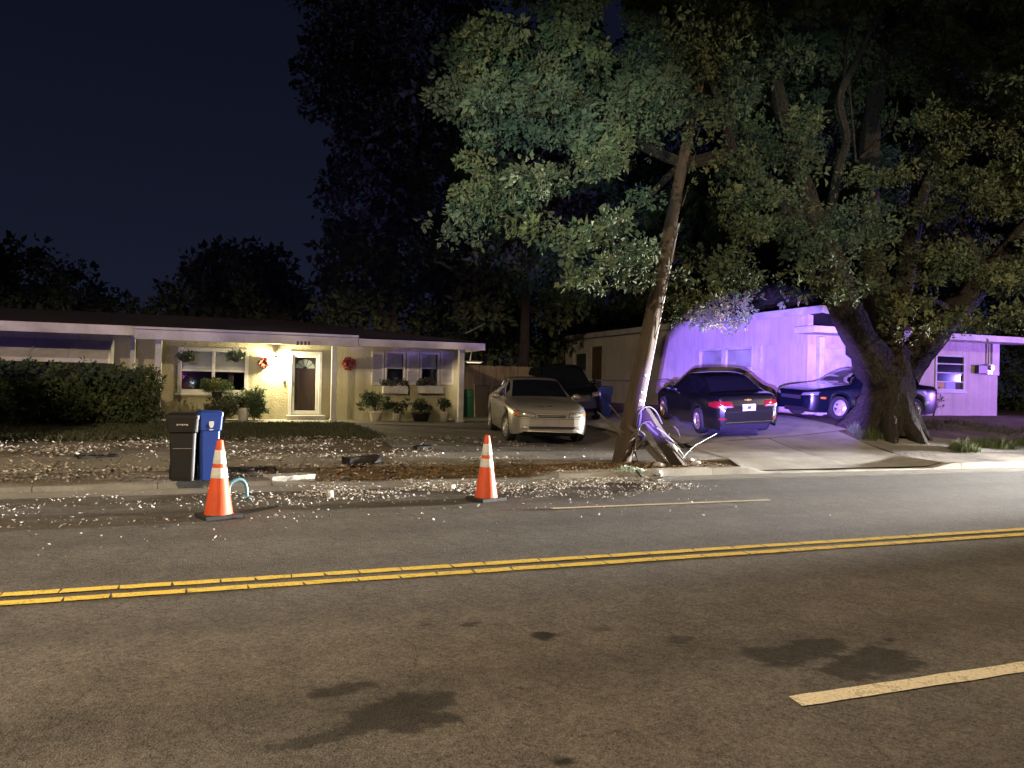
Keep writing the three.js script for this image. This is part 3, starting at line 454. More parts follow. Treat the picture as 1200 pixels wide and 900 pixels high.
// back-yard timber fence, board by board
{
  const P = 29.6, f = thing('timber_fence', 'tan vertical board fence across the end of the driveway', 'fence'), R = rng(31);
  let x = onPlane(541, 440, P).x; const x1 = onPlane(650, 440, P).x;
  while (x < x1) { const w = 0.135 + R() * 0.012, gy = 0.33, h = 1.98 + (R() - 0.5) * 0.04, lean = (R() - 0.5) * 0.015; const g = new RoundedBoxGeometry(w, h, 0.02, 1, 0.006); g.rotateZ(lean); g.translate(x + w / 2, gy + h / 2, -P + (R() - 0.5) * 0.012); mesh('board', metreUV(g), R() < 0.6 ? M.fence : M.fenceB, f); x += w + 0.006; }
  for (const y of [0.8, 1.9]) mesh('rail', box(onPlane(541, 440, P).x, x1, y, y + 0.09, -P - 0.06, -P - 0.02), M.fenceB, f);
  rebase(f, (onPlane(541, 440, P).x + x1) / 2, 0.33, -P);
}
// chain link fence beside the block house
{
  const P = 24.6, x0 = 12.0, x1 = 17.3, f = thing('chain_link_fence', 'waist high chain link fence joining the block house wall', 'fence', [x0, 0.6, -P]);
  for (let k = 0; k <= 3; k++) mesh('post', bar(V((x1 - x0) * k / 3, -0.3, 0), V((x1 - x0) * k / 3, 1.25, 0), 0.03), M.steel, f);
  mesh('rail', bar(V(0, 1.2, 0), V(x1 - x0, 1.2, 0), 0.022), M.steel, f); mesh('rail', bar(V(0, 0.08, 0), V(x1 - x0, 0.08, 0), 0.012), M.steel, f);
  const wires = []; for (let a = -1.1; a < x1 - x0; a += 0.11) for (const s of [1, -1]) { const xa = s > 0 ? a : a + 1.1, xb = s > 0 ? a + 1.1 : a; const clip = (xx) => clamp(xx, 0, x1 - x0); const ya = 0.08 + 1.1 * Math.abs(clip(xa) - xa) / 1.1, yb = 1.18 - 1.1 * Math.abs(clip(xb) - xb) / 1.1; if (yb - ya > 0.05) wires.push(bar(V(clip(xa), ya, 0.006 * s), V(clip(xb), yb, 0.006 * s), 0.0022, 0.0022, 4)); }
  mesh('wire_mesh', wires, M.steel, f).userData.kind = 'stuff';
}
console.log('houses done');

// ---------------------------------------------------------------- vegetation
function sprayGeo(seed, n, R0, len, wid) { // a twig end with n leaves, each a bent two-facet blade
  const R = rng(seed), pos = [], idx = [], nor = [];
  for (let k = 0; k < n; k++) {
    const d = V(R() * 2 - 1, R() * 1.6 - 0.8, R() * 2 - 1).normalize(), o = d.clone().multiplyScalar(R0 * (0.15 + 0.85 * R()));
    const dir = d.clone().add(V(R() - 0.5, R() - 0.7, R() - 0.5)).normalize(), side = dir.clone().cross(V(R() - 0.5, 1, R() - 0.5)).normalize(), up = side.clone().cross(dir);
    const L = len * (0.7 + 0.6 * R()), W = wid * (0.7 + 0.6 * R()), b = pos.length / 3;
    const pts = [o, o.clone().addScaledVector(dir, L * 0.45).addScaledVector(side, W / 2).addScaledVector(up, W * 0.2), o.clone().addScaledVector(dir, L).addScaledVector(up, -L * 0.12), o.clone().addScaledVector(dir, L * 0.45).addScaledVector(side, -W / 2).addScaledVector(up, W * 0.2)];
    for (const p of pts) pos.push(p.x, p.y, p.z); idx.push(b, b + 1, b + 2, b, b + 2, b + 3);
  }
  const g = new THREE.BufferGeometry(); g.setAttribute('position', new THREE.Float32BufferAttribute(pos, 3)); g.setIndex(idx); const h = g.toNonIndexed(); h.computeVertexNormals(); return h;
}
let SPRAYS = 0;
function crown(parent, name, clumps, { seed = 1, spray = SPRAY, per = 300, color = [0.06, 0.085, 0.028], vary = 0.35, size = 1, shell = 0.5, sub = 0 } = {}) {
  const R = rng(seed), M4 = [], cols = [], q = new THREE.Quaternion(), e = new THREE.Euler();
  const ball = () => { for (;;) { const d = V(R() * 2 - 1, R() * 2 - 1, R() * 2 - 1), l = d.length(); if (l <= 1 && l > 0.01) return d; } };
  for (const cl of clumps) {
    const n = Math.round(per * cl.r.x * cl.r.y * (cl.d ?? 1)), hue = R(), subs = [];
    // twig groups: small bunches of leaves on the outer part of the clump, open gaps between them
    const ns = sub ? Math.max(4, Math.round(sub * cl.r.x * cl.r.y)) : 1;
    for (let k = 0; k < ns; k++) { const d = ball(), l = d.length(); d.multiplyScalar(Math.pow(l, 0.45) / l); subs.push([V(cl.c.x + d.x * cl.r.x * 0.8, cl.c.y + d.y * cl.r.y * 0.86, cl.c.z + d.z * cl.r.z * 0.9), sub ? 0.2 + 0.3 * R() : 0, 0.6 + 0.7 * R()]); }
    for (let k = 0; k < n; k++) {
      const d = ball(), l = d.length(), rr = Math.pow(l, shell); d.multiplyScalar(rr / l); let p, tint = 0.75 + 0.5 * hue;
      if (sub) { const [c, r, t] = subs[Math.floor(R() * ns)]; tint = t; p = V(c.x + d.x * r * 1.35, c.y + d.y * r * 0.7, c.z + d.z * r * 1.35); }
      else { const bx = 0.72 + 0.55 * vnoise(d.x * 2.3 + cl.c.x * 3, d.y * 2.3 + d.z * 1.7 + cl.c.y * 3, seed); p = V(cl.c.x + d.x * cl.r.x * bx, cl.c.y + d.y * cl.r.y * bx, cl.c.z + d.z * cl.r.z * bx); }
      e.set(R() * 6.28, R() * 6.28, R() * 6.28); q.setFromEuler(e); const s = size * (0.5 + 0.95 * R() * R() + 0.2 * R());
      M4.push(new THREE.Matrix4().compose(p, q, V(s, s, s)));
      const v = tint * (1 - vary + 2 * vary * R()), y = 0.85 + 0.5 * R() * hue; cols.push(C(color[0] * v * y, color[1] * v, color[2] * v * (1.25 - 0.5 * hue)));
    }
  }
  SPRAYS += M4.length;
  const im = new THREE.InstancedMesh(spray, M.foliage, M4.length); im.name = name; M4.forEach((m, i) => { im.setMatrixAt(i, m); im.setColorAt(i, cols[i]); }); im.castShadow = im.receiveShadow = true; im.userData.kind = 'stuff'; parent.add(im); return im;
}
const SPRAY = sprayGeo(3, 9, 0.15, 0.15, 0.085), SPRAYSMALL = sprayGeo(8, 10, 0.08, 0.06, 0.03), SPRAYFAR = sprayGeo(5, 9, 0.4, 0.34, 0.22);
const clump = (px, py, rx, ry, p, d = 1, rz = 0) => { const c = onPlane(px, py, p), z = c.distanceTo(camera.position) * Math.cos(Math.atan((px - 600) / F)); const k = z / F; return { c, r: V(rx * k, ry * k, rz || (rx + ry) * 0.5 * k), d }; };
// ---- the big oak by the pale driveway
{
  const T = thing('oak_tree', 'large spreading oak with forked trunk beside the pale driveway', 'tree'), P = 15.4;
  const base = onPlane(1038, 492, P), g0 = groundH(base.x, P) - 0.1;
  const q = (px, py, p) => onPlane(px, py, p);
  const B = [];
  const foot = V(base.x, g0, -P);
  B.push(limb([foot, q(1040, 470, P), q(1042, 445, P), q(1044, 415, P), q(1046, 385, P + 0.2)], [0.86, 0.64, 0.56, 0.48, 0.1], 26, 3, 0.13, 10));
  for (const [dx, dz, s] of [[-0.9, 0.3, 4], [-0.6, 0.75, 5], [0.1, 0.9, 6], [0.6, 0.6, 7], [0.85, 0.1, 8], [-0.8, -0.6, 9], [0.7, -0.9, 10]]) B.push(limb([q(1040, 468, P).add(V(dx * 0.35, 0, dz * 0.35)), V(base.x + dx * 0.62, g0 + 0.42, -P + dz * 0.62), V(base.x + dx * 1.3, groundH(base.x + dx * 1.3, P - dz * 1.3) - 0.22, -P + dz * 1.3)], [0.34, 0.27, 0.12], 9, s, 0.25));
  B.push(limb([q(1034, 440, P), q(1012, 405, P - 0.1), q(990, 360, P - 0.2), q(972, 300, P - 0.4), q(948, 240, P - 0.6), q(925, 170, P - 0.6), q(905, 70, P - 0.4), q(890, -60, P)], [0.55, 0.42, 0.38, 0.33, 0.26, 0.2, 0.13, 0.05], 12, 11, 0.15));
  B.push(limb([q(1045, 435, P + 0.2), q(1032, 370, P + 0.3), q(1020, 300, P + 0.4), q(1016, 220, P + 0.5), q(1025, 120, P + 0.8), q(1045, 10, P + 1), q(1050, -140, P + 1)], [0.5, 0.36, 0.32, 0.28, 0.22, 0.16, 0.06], 12, 12, 0.15));
  B.push(limb([q(1055, 440, P), q(1085, 402, P - 0.1), q(1118, 365, P - 0.3), q(1160, 320, P - 0.7), q(1210, 260, P - 1.1), q(1280, 180, P - 1.3), q(1350, 60, P - 1)], [0.5, 0.4, 0.34, 0.3, 0.24, 0.17, 0.07], 12, 13, 0.15));
  B.push(limb([q(1040, 400, P + 0.4), q(1062, 320, P + 0.5), q(1075, 245, P + 0.3), q(1092, 195, P), q(1108, 150, P - 0.2), q(1112, 60, P)], [0.35, 0.24, 0.18, 0.14, 0.1, 0.04], 9, 14, 0.12));
  B.push(limb([q(1063, 290, P + 0.4), q(1075, 200, P + 0.5), q(1082, 110, P + 0.6), q(1090, 20, P + 0.7)], [0.13, 0.1, 0.08, 0.03], 8, 15, 0.1));
  // pale crooked branch and its forks
  B.push(limb([q(968, 290, P - 0.4), q(984, 190, P - 0.9), q(992, 165, P - 1), q(984, 115, P - 1.1), q(1005, 70, P - 1.2), q(1022, 30, P - 1.2), q(1038, -10, P - 1.2)], [0.12, 0.11, 0.1, 0.09, 0.07, 0.05, 0.03], 8, 16, 0.12));
  B.push(limb([q(989, 100, P - 1.1), q(993, 50, P - 1.1), q(1004, 5, P - 1.1)], [0.05, 0.04, 0.02], 7, 17)); B.push(limb([q(1003, 190, P - 0.7), q(997, 120, P - 0.9), q(994, 80, P - 1)], [0.03, 0.025, 0.012], 6, 18));
  B.push(limb([q(1008, 185, P - 0.6), q(1030, 165, P - 0.7), q(1048, 140, P - 0.8), q(1052, 118, P - 0.8)], [0.035, 0.03, 0.02, 0.01], 6, 19));
  // long limb reaching over the road to the left lobe
  B.push(limb([q(975, 310, P - 0.3), q(925, 240, P - 0.5), q(880, 200, P - 0.9), q(845, 185, P - 1.2), q(800, 190, P - 1.5), q(740, 165, P - 1.9), q(660, 140, P - 2.2), q(590, 130, P - 2.3)], [0.26, 0.22, 0.18, 0.15, 0.12, 0.1, 0.07, 0.03], 9, 20, 0.12));
  B.push(limb([q(860, 190, P - 1), q(846, 130, P - 1), q(820, 70, P - 1.2), q(780, 10, P - 1.3), q(740, -50, P - 1.4)], [0.12, 0.11, 0.09, 0.06, 0.03], 8, 21)); B.push(limb([q(800, 190, P - 1.5), q(760, 230, P - 1.9), q(715, 275, P - 2.1), q(700, 320, P - 2.2)], [0.08, 0.06, 0.045, 0.02], 7, 22));
  B.push(limb([q(700, 150, P - 2.1), q(650, 90, P - 2.2), q(620, 30, P - 2.2)], [0.06, 0.05, 0.02], 7, 23)); B.push(limb([q(925, 240, P - 0.5), q(880, 290, P - 0.9), q(845, 330, P - 1.1), q(825, 365, P - 1.1)], [0.09, 0.06, 0.04, 0.015], 7, 24));
  B.push(limb([q(948, 240, P - 0.5), q(1000, 262, P - 1.2), q(1040, 280, P - 1.6)], [0.07, 0.05, 0.02], 7, 25)); B.push(limb([q(1118, 365, P - 0.3), q(1085, 350, P - 0.9), q(1055, 375, P - 1.3), q(1050, 395, P - 1.4)], [0.07, 0.05, 0.03, 0.015], 7, 26)); B.push(limb([q(1160, 320, P - 0.7), q(1130, 270, P - 1.2), q(1120, 235, P - 1.4)], [0.1, 0.07, 0.03], 7, 27));
  mesh('trunk', B, M.bark, T);
  const CL = [];
  const add = (...a) => CL.push(clump(...a));
  // left lobe
  add(600, 55, 62, 55, 13.2); add(690, 30, 75, 50, 13.4); add(560, 130, 44, 55, 13.1); add(635, 130, 62, 48, 12.8); add(712, 110, 62, 48, 12.9); add(790, 50, 66, 55, 13.6); add(612, 192, 52, 44, 12.7); add(546, 215, 27, 42, 13.2); add(556, 262, 30, 24, 13.2); add(690, 195, 54, 36, 12.8); add(690, 262, 42, 34, 13); add(722, 318, 40, 26, 13); add(698, 318, 26, 24, 13.1); add(590, 240, 28, 26, 13.4); add(620, 262, 20, 16, 13); add(752, 262, 26, 34, 13.4, 0.7); add(760, 160, 40, 34, 13.8, 0.5); add(640, -30, 90, 50, 13.5); add(780, -40, 90, 50, 13.8);
  add(640, 90, 70, 50, 14.6); add(720, 60, 70, 50, 15); add(580, 90, 50, 60, 14.4);
  // hanging sprays beside the pole
  add(800, 345, 32, 26, 13.6, 0.8); add(838, 365, 32, 20, 13.6, 0.8); add(828, 318, 28, 28, 13.9, 0.8); add(800, 376, 16, 12, 13.6, 0.5);
  // middle
  add(880, 232, 44, 40, 13.9); add(905, 270, 44, 36, 13.6); add(872, 312, 30, 28, 13.8); add(862, 350, 26, 22, 13.8, 0.8); add(930, 150, 52, 42, 14.6, 0.6); add(880, 60, 62, 52, 14.6, 0.6); add(960, 50, 60, 50, 15.4, 0.5); add(1000, 268, 50, 30, 13.2); add(960, 296, 38, 22, 13.4); add(1018, 292, 26, 18, 13.2); add(940, 215, 26, 26, 13.8, 0.6);
  add(900, -40, 90, 55, 14.8); add(1010, -40, 90, 55, 15.2);
  // right
  add(1065, 95, 46, 58, 15.8, 0.55); add(1135, 95, 56, 62, 14.6); add(1165, 210, 56, 42, 13); add(1120, 228, 44, 34, 13.1); add(1190, 150, 46, 44, 13.4); add(1130, 160, 40, 36, 14, 0.7); add(1075, 300, 40, 26, 13.8, 0.8); add(1058, 372, 26, 30, 13.6, 0.8); add(1066, 340, 24, 22, 13.7, 0.8); add(1150, 318, 42, 36, 13.4, 0.8); add(1178, 372, 30, 22, 13.2, 0.8); add(1105, 325, 34, 24, 13.6, 0.7); add(1120, 30, 70, 45, 14.4); add(1195, 60, 50, 60, 13.6); add(1210, 300, 46, 56, 13.6); add(1240, 200, 60, 60, 13.6); add(1280, 90, 80, 70, 14); add(1200, -20, 90, 50, 14); add(1330, 220, 60, 60, 14.2); add(1110, -50, 90, 50, 15);
  add(800, 90, 40, 40, 12.7, 0.9); add(838, 120, 38, 36, 12.9, 0.9); add(800, 150, 26, 24, 12.8, 0.6); add(835, 40, 44, 40, 12.8); add(770, 110, 34, 34, 12.6); add(985, 335, 26, 22, 13.4, 0.7); add(1115, 372, 26, 20, 13.6, 0.7); add(1030, 320, 30, 20, 13.5, 0.7); add(940, 330, 24, 18, 13.5, 0.6);
  add(845, 195, 26, 18, 12.9, 0.6); add(1080, 170, 40, 36, 14, 0.7); add(1180, 100, 40, 40, 13.2); add(1040, 200, 34, 30, 13.6, 0.6);
  // behind, in the shade of the rest
  add(980, 130, 70, 60, 17.5, 0.6); add(1060, 200, 60, 50, 17.6, 0.6); add(900, 140, 70, 60, 17.2, 0.6); add(1130, 260, 60, 50, 17.6, 0.6); add(840, 90, 70, 60, 16.8, 0.6); add(1000, 20, 100, 60, 18.2, 0.6); add(1150, 60, 90, 70, 18, 0.6); add(760, 110, 60, 50, 16.5, 0.6);
  crown(T, 'crown', CL, { seed: 17, per: 290, color: [0.07, 0.09, 0.043], shell: 0.6, size: 0.86, sub: 6.5, vary: 0.35 }); console.log('oak sprays', SPRAYS);
  rebase(T, base.x, g0, -P);
}
// ---- dark trees behind the houses
function backTree(label, px, p, trunkR, topY, clumps, seed, per = 26, size = 1.1, group) {
  const c = onPlane(px, 440, p), g = yardY(c.x), T = thing('background_tree', label, 'tree', [0, 0, 0], 0, group);
  const top = onPlane(px, topY, p).y;
  mesh('trunk', [limb([V(c.x, g - 0.2, -p), V(c.x + 0.1, lerp(g, top, 0.3), -p), V(c.x - 0.1, lerp(g, top, 0.6), -p), V(c.x, top * 0.9, -p)], [trunkR * 1.3, trunkR, trunkR * 0.7, trunkR * 0.2], 10, seed), limb([V(c.x, lerp(g, top, 0.35), -p), V(c.x + 1.3, lerp(g, top, 0.55), -p + 0.5), V(c.x + 2.2, lerp(g, top, 0.7), -p + 0.6)], [trunkR * 0.6, trunkR * 0.4, 0.05], 8, seed + 1), limb([V(c.x, lerp(g, top, 0.35), -p), V(c.x - 1.3, lerp(g, top, 0.55), -p - 0.3), V(c.x - 2.4, lerp(g, top, 0.68), -p)], [trunkR * 0.6, trunkR * 0.4, 0.05], 8, seed + 2)], M.barkDark, T);
  crown(T, 'crown', clumps.map((a) => clump(...a)), { seed, spray: SPRAYFAR, per: per * 1.5, color: [0.06, 0.08, 0.037], size: size * 0.95, shell: 0.6 });
  rebase(T, c.x, g, -p); return T;
}
backTree('round dark tree rising behind the porch roof', 280, 44, 0.4, 300, [[280, 330, 62, 42, 44], [225, 362, 42, 34, 44], [335, 360, 40, 34, 44], [280, 370, 80, 34, 44], [250, 318, 34, 28, 43.5], [312, 312, 32, 24, 44.5], [205, 388, 30, 26, 44], [355, 388, 30, 26, 44], [300, 350, 60, 40, 46]], 51);
backTree('broad dark tree rising behind the awning wing', 40, 44, 0.4, 310, [[30, 335, 55, 44, 44], [85, 345, 34, 34, 44], [-40, 330, 60, 50, 44], [60, 375, 70, 28, 44], [130, 362, 28, 22, 44], [0, 310, 36, 22, 43.5], [118, 385, 44, 22, 44], [-90, 350, 50, 50, 45]], 52);
backTree('tall black tree towering behind the shuttered windows', 450, 38, 0.5, -40, [[440, 250, 60, 60, 38], [480, 150, 80, 80, 38], [430, 100, 62, 70, 38.5], [500, 40, 100, 70, 38], [420, 10, 60, 60, 38], [420, 330, 48, 55, 38], [480, 300, 70, 60, 38], [395, 370, 24, 40, 38], [450, 370, 60, 36, 38], [540, 200, 70, 80, 38], [540, 320, 60, 60, 38], [460, -60, 120, 60, 38], [380, 80, 30, 60, 38], [395, 300, 22, 40, 38], [415, 190, 30, 40, 37.5], [560, 100, 70, 80, 39]], 53, 24);
backTree('tall tree with bare brown trunk behind the timber fence', 612, 33.5, 0.21, 60, [[620, 320, 60, 36, 33.5], [570, 330, 44, 36, 33.5], [680, 330, 50, 34, 34], [640, 270, 70, 50, 34], [720, 300, 60, 60, 35], [600, 200, 80, 70, 35], [690, 200, 80, 70, 36], [640, 110, 100, 70, 36], [655, 362, 38, 16, 33], [560, 370, 30, 14, 34]], 54, 26);
backTree('dark tree behind the flat roofed block house', 900, 46, 0.4, 80, [[880, 240, 110, 80, 46], [1000, 220, 110, 90, 46], [1110, 250, 110, 90, 46], [1220, 280, 90, 90, 46], [950, 120, 120, 80, 46], [1100, 120, 130, 90, 47], [800, 300, 90, 70, 46], [1060, 330, 90, 50, 44], [820, 160, 100, 80, 47], [1230, 370, 80, 60, 44], [760, 360, 60, 40, 44], [1240, 130, 90, 80, 46], [980, 30, 140, 60, 47], [900, 330, 80, 50, 45], [1000, 380, 100, 40, 44], [870, 60, 110, 70, 47]], 55, 30);

backTree('low dark tree mass between the two houses', 640, 41, 0.3, 330, [[560, 395, 60, 40, 41], [640, 385, 70, 45, 41], [720, 390, 60, 40, 41], [600, 420, 70, 30, 40], [690, 420, 70, 30, 40], [520, 400, 50, 40, 41], [770, 380, 60, 40, 42], [560, 350, 60, 40, 42], [700, 345, 60, 40, 42]], 56, 30);
backTree('dark leafy tree beyond the right end of the block house', 1230, 27, 0.25, 330, [[1225, 430, 45, 45, 27], [1200, 470, 30, 35, 27], [1260, 400, 50, 60, 27], [1290, 460, 60, 50, 27], [1215, 380, 40, 40, 28]], 57, 40, 0.7);
{
  const T = thing('verge_tree', 'small round tree on the far verge shading the hedge', 'tree', [-6.9, 0.12, -12.75]), R = rng(301), CL = [], B = [limb([V(0, -0.1, 0), V(0.05, 1.4, 0), V(0, 2.6, 0.1), V(0.1, 4, 0)], [0.16, 0.12, 0.1, 0.04], 10, 5)];
  for (let k = 0; k < 7; k++) { const a = k * 0.9, e = V(Math.cos(a) * 2, 4 + R() * 0.7, Math.sin(a) * 1.1); B.push(limb([V(0, 2 + R() * 0.6, 0), e.clone().multiplyScalar(0.5).add(V(0, 1.5, 0)), e], [0.07, 0.05, 0.02], 7, k)); }
  for (let k = 0; k < 30; k++) { const a = R() * 6.283, r = Math.sqrt(R()); CL.push({ c: V(Math.cos(a) * r * 2.3, 4.1 + (R() - 0.5) * 1.6, Math.sin(a) * r * 1.3), r: V(0.6, 0.45, 0.6), d: 1 }); }
  mesh('trunk', B, M.bark, T); crown(T, 'crown', CL, { seed: 303, per: 330, color: [0.068, 0.092, 0.042], size: 0.85 });
}
// ---- hedge, lawn, shrubs, pots
{
  const Hd = thing('hedge', 'dense dark clipped hedge in front of the awning windows', 'hedge'), R = rng(61);
  const P = 22.3, xa = onPlane(-90, 460, P).x, xb = onPlane(183, 460, P).x, CL = [], st = [], yb = yardY(0);
  for (let x = xa; x < xb; x += 0.36) for (const z of [-0.35, 0.05, 0.4]) for (const y of [0.35, 0.8, 1.22]) CL.push({ c: V(x + R() * 0.2, yb + y + (R() - 0.5) * 0.12, -P + z), r: V(0.34, 0.3, 0.32), d: 1 });
  for (let x = xa; x < xb; x += 0.45) st.push(limb([V(x, yb - 0.1, -P), V(x + (R() - 0.5) * 0.3, yb + 0.6, -P + (R() - 0.5) * 0.4), V(x + (R() - 0.5) * 0.5, yb + 1.2, -P + (R() - 0.5) * 0.6)], [0.03, 0.02, 0.01], 6, 3));
  mesh('stems', st, M.barkDark, Hd); crown(Hd, 'foliage', CL, { seed: 62, per: 330, spray: SPRAYSMALL, color: [0.055, 0.078, 0.033], size: 1.6, shell: 0.45 });
  rebase(Hd, (xa + xb) / 2, yb, -P);
}
function tuftGeo(seed, n, h, spread) { const R = rng(seed), pos = []; for (let k = 0; k < n; k++) { const a = R() * 6.28, r = R() * spread, x = Math.cos(a) * r, z = Math.sin(a) * r, b = R() * 6.28, hh = h * (0.5 + R()), w = 0.006 + 0.004 * R(), lx = Math.cos(b) * hh * 0.5, lz = Math.sin(b) * hh * 0.5, sx = -Math.sin(b) * w, sz = Math.cos(b) * w; pos.push(x - sx, 0, z - sz, x + sx, 0, z + sz, x + lx * 0.4 + sx * 0.7, hh * 0.6, z + lz * 0.4 + sz * 0.7, x - sx, 0, z - sz, x + lx * 0.4 + sx * 0.7, hh * 0.6, z + lz * 0.4 + sz * 0.7, x + lx * 0.4 - sx * 0.7, hh * 0.6, z + lz * 0.4 - sz * 0.7, x + lx * 0.4 - sx * 0.7, hh * 0.6, z + lz * 0.4 - sz * 0.7, x + lx * 0.4 + sx * 0.7, hh * 0.6, z + lz * 0.4 + sz * 0.7, x + lx, hh, z + lz); } const g = new THREE.BufferGeometry(); g.setAttribute('position', new THREE.Float32BufferAttribute(pos, 3)); g.computeVertexNormals(); return g; }
function scatter(name, label, category, geo, material, list) {
  const im = new THREE.InstancedMesh(geo, material, list.length); im.name = numbered(name); list.forEach(([m, c], i) => { im.setMatrixAt(i, m); im.setColorAt(i, c); }); im.castShadow = im.receiveShadow = true; scene.add(im); return tag(im, label, category, null, 'stuff');
}
const place = (x, y, z, rx, ry, rz, sx, sy = sx, sz = sx) => new THREE.Matrix4().compose(V(x, y, z), new THREE.Quaternion().setFromEuler(new THREE.Euler(rx, ry, rz, 'YXZ')), V(sx, sy, sz));
{
  const R = rng(71), tuft = tuftGeo(4, 7, 0.07, 0.06), L = [];
  for (let k = 0; k < 16000; k++) { const x = -8 + R() * 11.6, p = 17.3 + R() * 5.6; const n = fbm(x * 0.9, p * 0.9, 12, 4); if (R() > sstep(17.2, 17.9, p + (n - 0.5) * 1.2) * (1 - sstep(3.2, 4.2, x + (n - 0.5)))) continue; const v = 0.6 + 0.8 * R(); L.push([place(x, groundH(x, p) - 0.005, -p, (R() - 0.5) * 0.4, R() * 6.28, (R() - 0.5) * 0.4, 0.7 + 0.8 * R()), C(0.062 * v, 0.068 * v, 0.035 * v)]); }
  scatter('grass', 'short thin lawn between the hedge and the pavement', 'grass', tuft, M.foliage, L);
  const long = tuftGeo(6, 9, 0.2, 0.1);
  function clumpOfGrass(label, list, dens, hs, col) { const G = []; for (const [x, p, rx, rp] of list) { const n = Math.round(dens * rx * rp); for (let k = 0; k < n; k++) { const a = R() * 6.28, r = Math.sqrt(R()), X = x + Math.cos(a) * r * rx, Q = p + Math.sin(a) * r * rp; if (Q < KERB + 0.22) continue; const v = 0.6 + 0.8 * R(), h = hs * (0.6 + 0.7 * R()) * (1.15 - 0.6 * r); G.push([place(X, groundH(X, Q) - 0.01, -Q, (R() - 0.5) * 0.7, R() * 6.28, (R() - 0.5) * 0.7, h * 0.9, h), C(col[0] * v, col[1] * v, col[2] * v)]); } } scatter('grass_clump', label, 'grass', long, M.foliage, G); }
  const g1 = onGround(1025, 512), g2 = onGround(1055, 508), g3 = onGround(1165, 524), g4 = onGround(1205, 522), g5 = onGround(1130, 528), g6 = onGround(1010, 506);
  clumpOfGrass('tufts of long grass at the foot of the oak', [[g1.x, -g1.z, 0.6, 0.35], [g2.x, -g2.z, 0.5, 0.3], [g6.x, -g6.z, 0.4, 0.3]], 1500, 0.85, [0.1, 0.13, 0.055]);
  clumpOfGrass('weedy grass strip along the kerb right of the pale driveway', [[g3.x, -g3.z, 0.8, 0.32], [g4.x + 0.3, -g4.z, 0.8, 0.35], [g5.x, -g5.z, 0.5, 0.2], [g4.x + 2, -g4.z - 0.2, 1.4, 0.5], [g4.x + 4.5, -g4.z - 0.2, 1.6, 0.5]], 1300, 0.95, [0.11, 0.14, 0.06]);
  const g7 = onGround(1085, 500), g8 = onGround(1120, 497), g9 = onGround(1180, 505); clumpOfGrass('sparse weeds on the bare ground before the block house', [[g7.x, -g7.z, 1.2, 0.6], [g8.x, -g8.z, 1.2, 0.6], [g9.x, -g9.z, 1.4, 0.7]], 160, 0.6, [0.09, 0.1, 0.05]);
}
function shrub(label, px, py, p, h, w, color, seed, group, per = 1100) {
  const c = onPlane(px, py, p), y = groundH(c.x, p), S = thing('shrub', label, 'shrub', [c.x, y, -p], 0, group), R = rng(seed), st = [], CL = [];
  for (let k = 0; k < 7; k++) { const a = R() * 6.28, e = V(Math.cos(a) * w * 0.42 * R(), h * (0.55 + 0.45 * R()), Math.sin(a) * w * 0.42 * R()); st.push(limb([V(0, -0.05, 0), e.clone().multiplyScalar(0.5).add(V(0, 0.05, 0)), e], [0.015, 0.01, 0.004], 5, k)); CL.push({ c: e, r: V(w * 0.3, h * 0.25, w * 0.3), d: 1 }, { c: e.clone().multiplyScalar(0.6), r: V(w * 0.3, h * 0.22, w * 0.3), d: 0.7 }); }
  mesh('stems', st, M.barkDark, S); crown(S, 'foliage', CL, { seed, per, spray: SPRAYSMALL, color, size: 1.1 }); return S;
}
shrub('leafy shrub left of the front door below the porch window', 298, 492, 24.6, 0.85, 0.8, [0.05, 0.08, 0.03], 81);
shrub('low grey green bush under the porch window', 262, 494, 24.3, 0.6, 0.9, [0.06, 0.07, 0.035], 82);
shrub('sparse twiggy bush against the wall below the block house window', 1094, 486, 19.5, 0.85, 0.55, [0.05, 0.06, 0.03], 83, undefined, 110);
function potPlant(label, px, pyTop, pyBot, p, rTop, ph, pw, color, seed, potMat = M.potWhite, group) {
  const c = onPlane(px, pyBot, p), y = groundH(c.x, p), ht = onPlane(px, pyTop, p).y - c.y, T = thing('potted_plant', label, 'potted plant', [c.x, Math.max(y, 0.3), -p], 0, group), R = rng(seed);
  const g = new THREE.LatheGeometry([[0.001, 0], [rTop * 0.72, 0], [rTop * 0.95, ht * 0.82], [rTop * 1.08, ht * 0.82], [rTop * 1.08, ht], [rTop * 0.95, ht], [rTop * 0.9, ht * 0.88], [0.001, ht * 0.86]].map((a) => new THREE.Vector2(...a)), 24); mesh('pot', g, potMat, T);
  const st = [], CL = []; for (let k = 0; k < 9; k++) { const a = R() * 6.28, e = V(Math.cos(a) * pw * 0.5 * (0.3 + 0.7 * R()), ht + ph * (0.3 + 0.65 * R()), Math.sin(a) * pw * 0.4 * R()); st.push(limb([V(0, ht * 0.8, 0), V(e.x * 0.4, ht + ph * 0.4, e.z * 0.4), e], [0.014, 0.01, 0.004], 5, k)); CL.push({ c: e, r: V(pw * 0.2, ph * 0.22, pw * 0.2), d: 1 }); }
  mesh('stems', st, M.barkDark, T); crown(T, 'foliage', CL, { seed, per: 1300, spray: SPRAYSMALL, color, size: 1.1 }); return T;
}
potPlant('wide leafy plant in a tall cream pot under the left shutter', 440, 486, 499, 24.3, 0.2, 0.5, 0.9, [0.04, 0.065, 0.03], 91);
potPlant('small cream pot with a dull bush between the larger pots', 465, 488, 498, 24.4, 0.13, 0.32, 0.6, [0.035, 0.045, 0.025], 92);
potPlant('leafy plant in a cream pot beside the right porch post', 520, 486, 498, 24.3, 0.17, 0.36, 0.5, [0.04, 0.06, 0.03], 93);
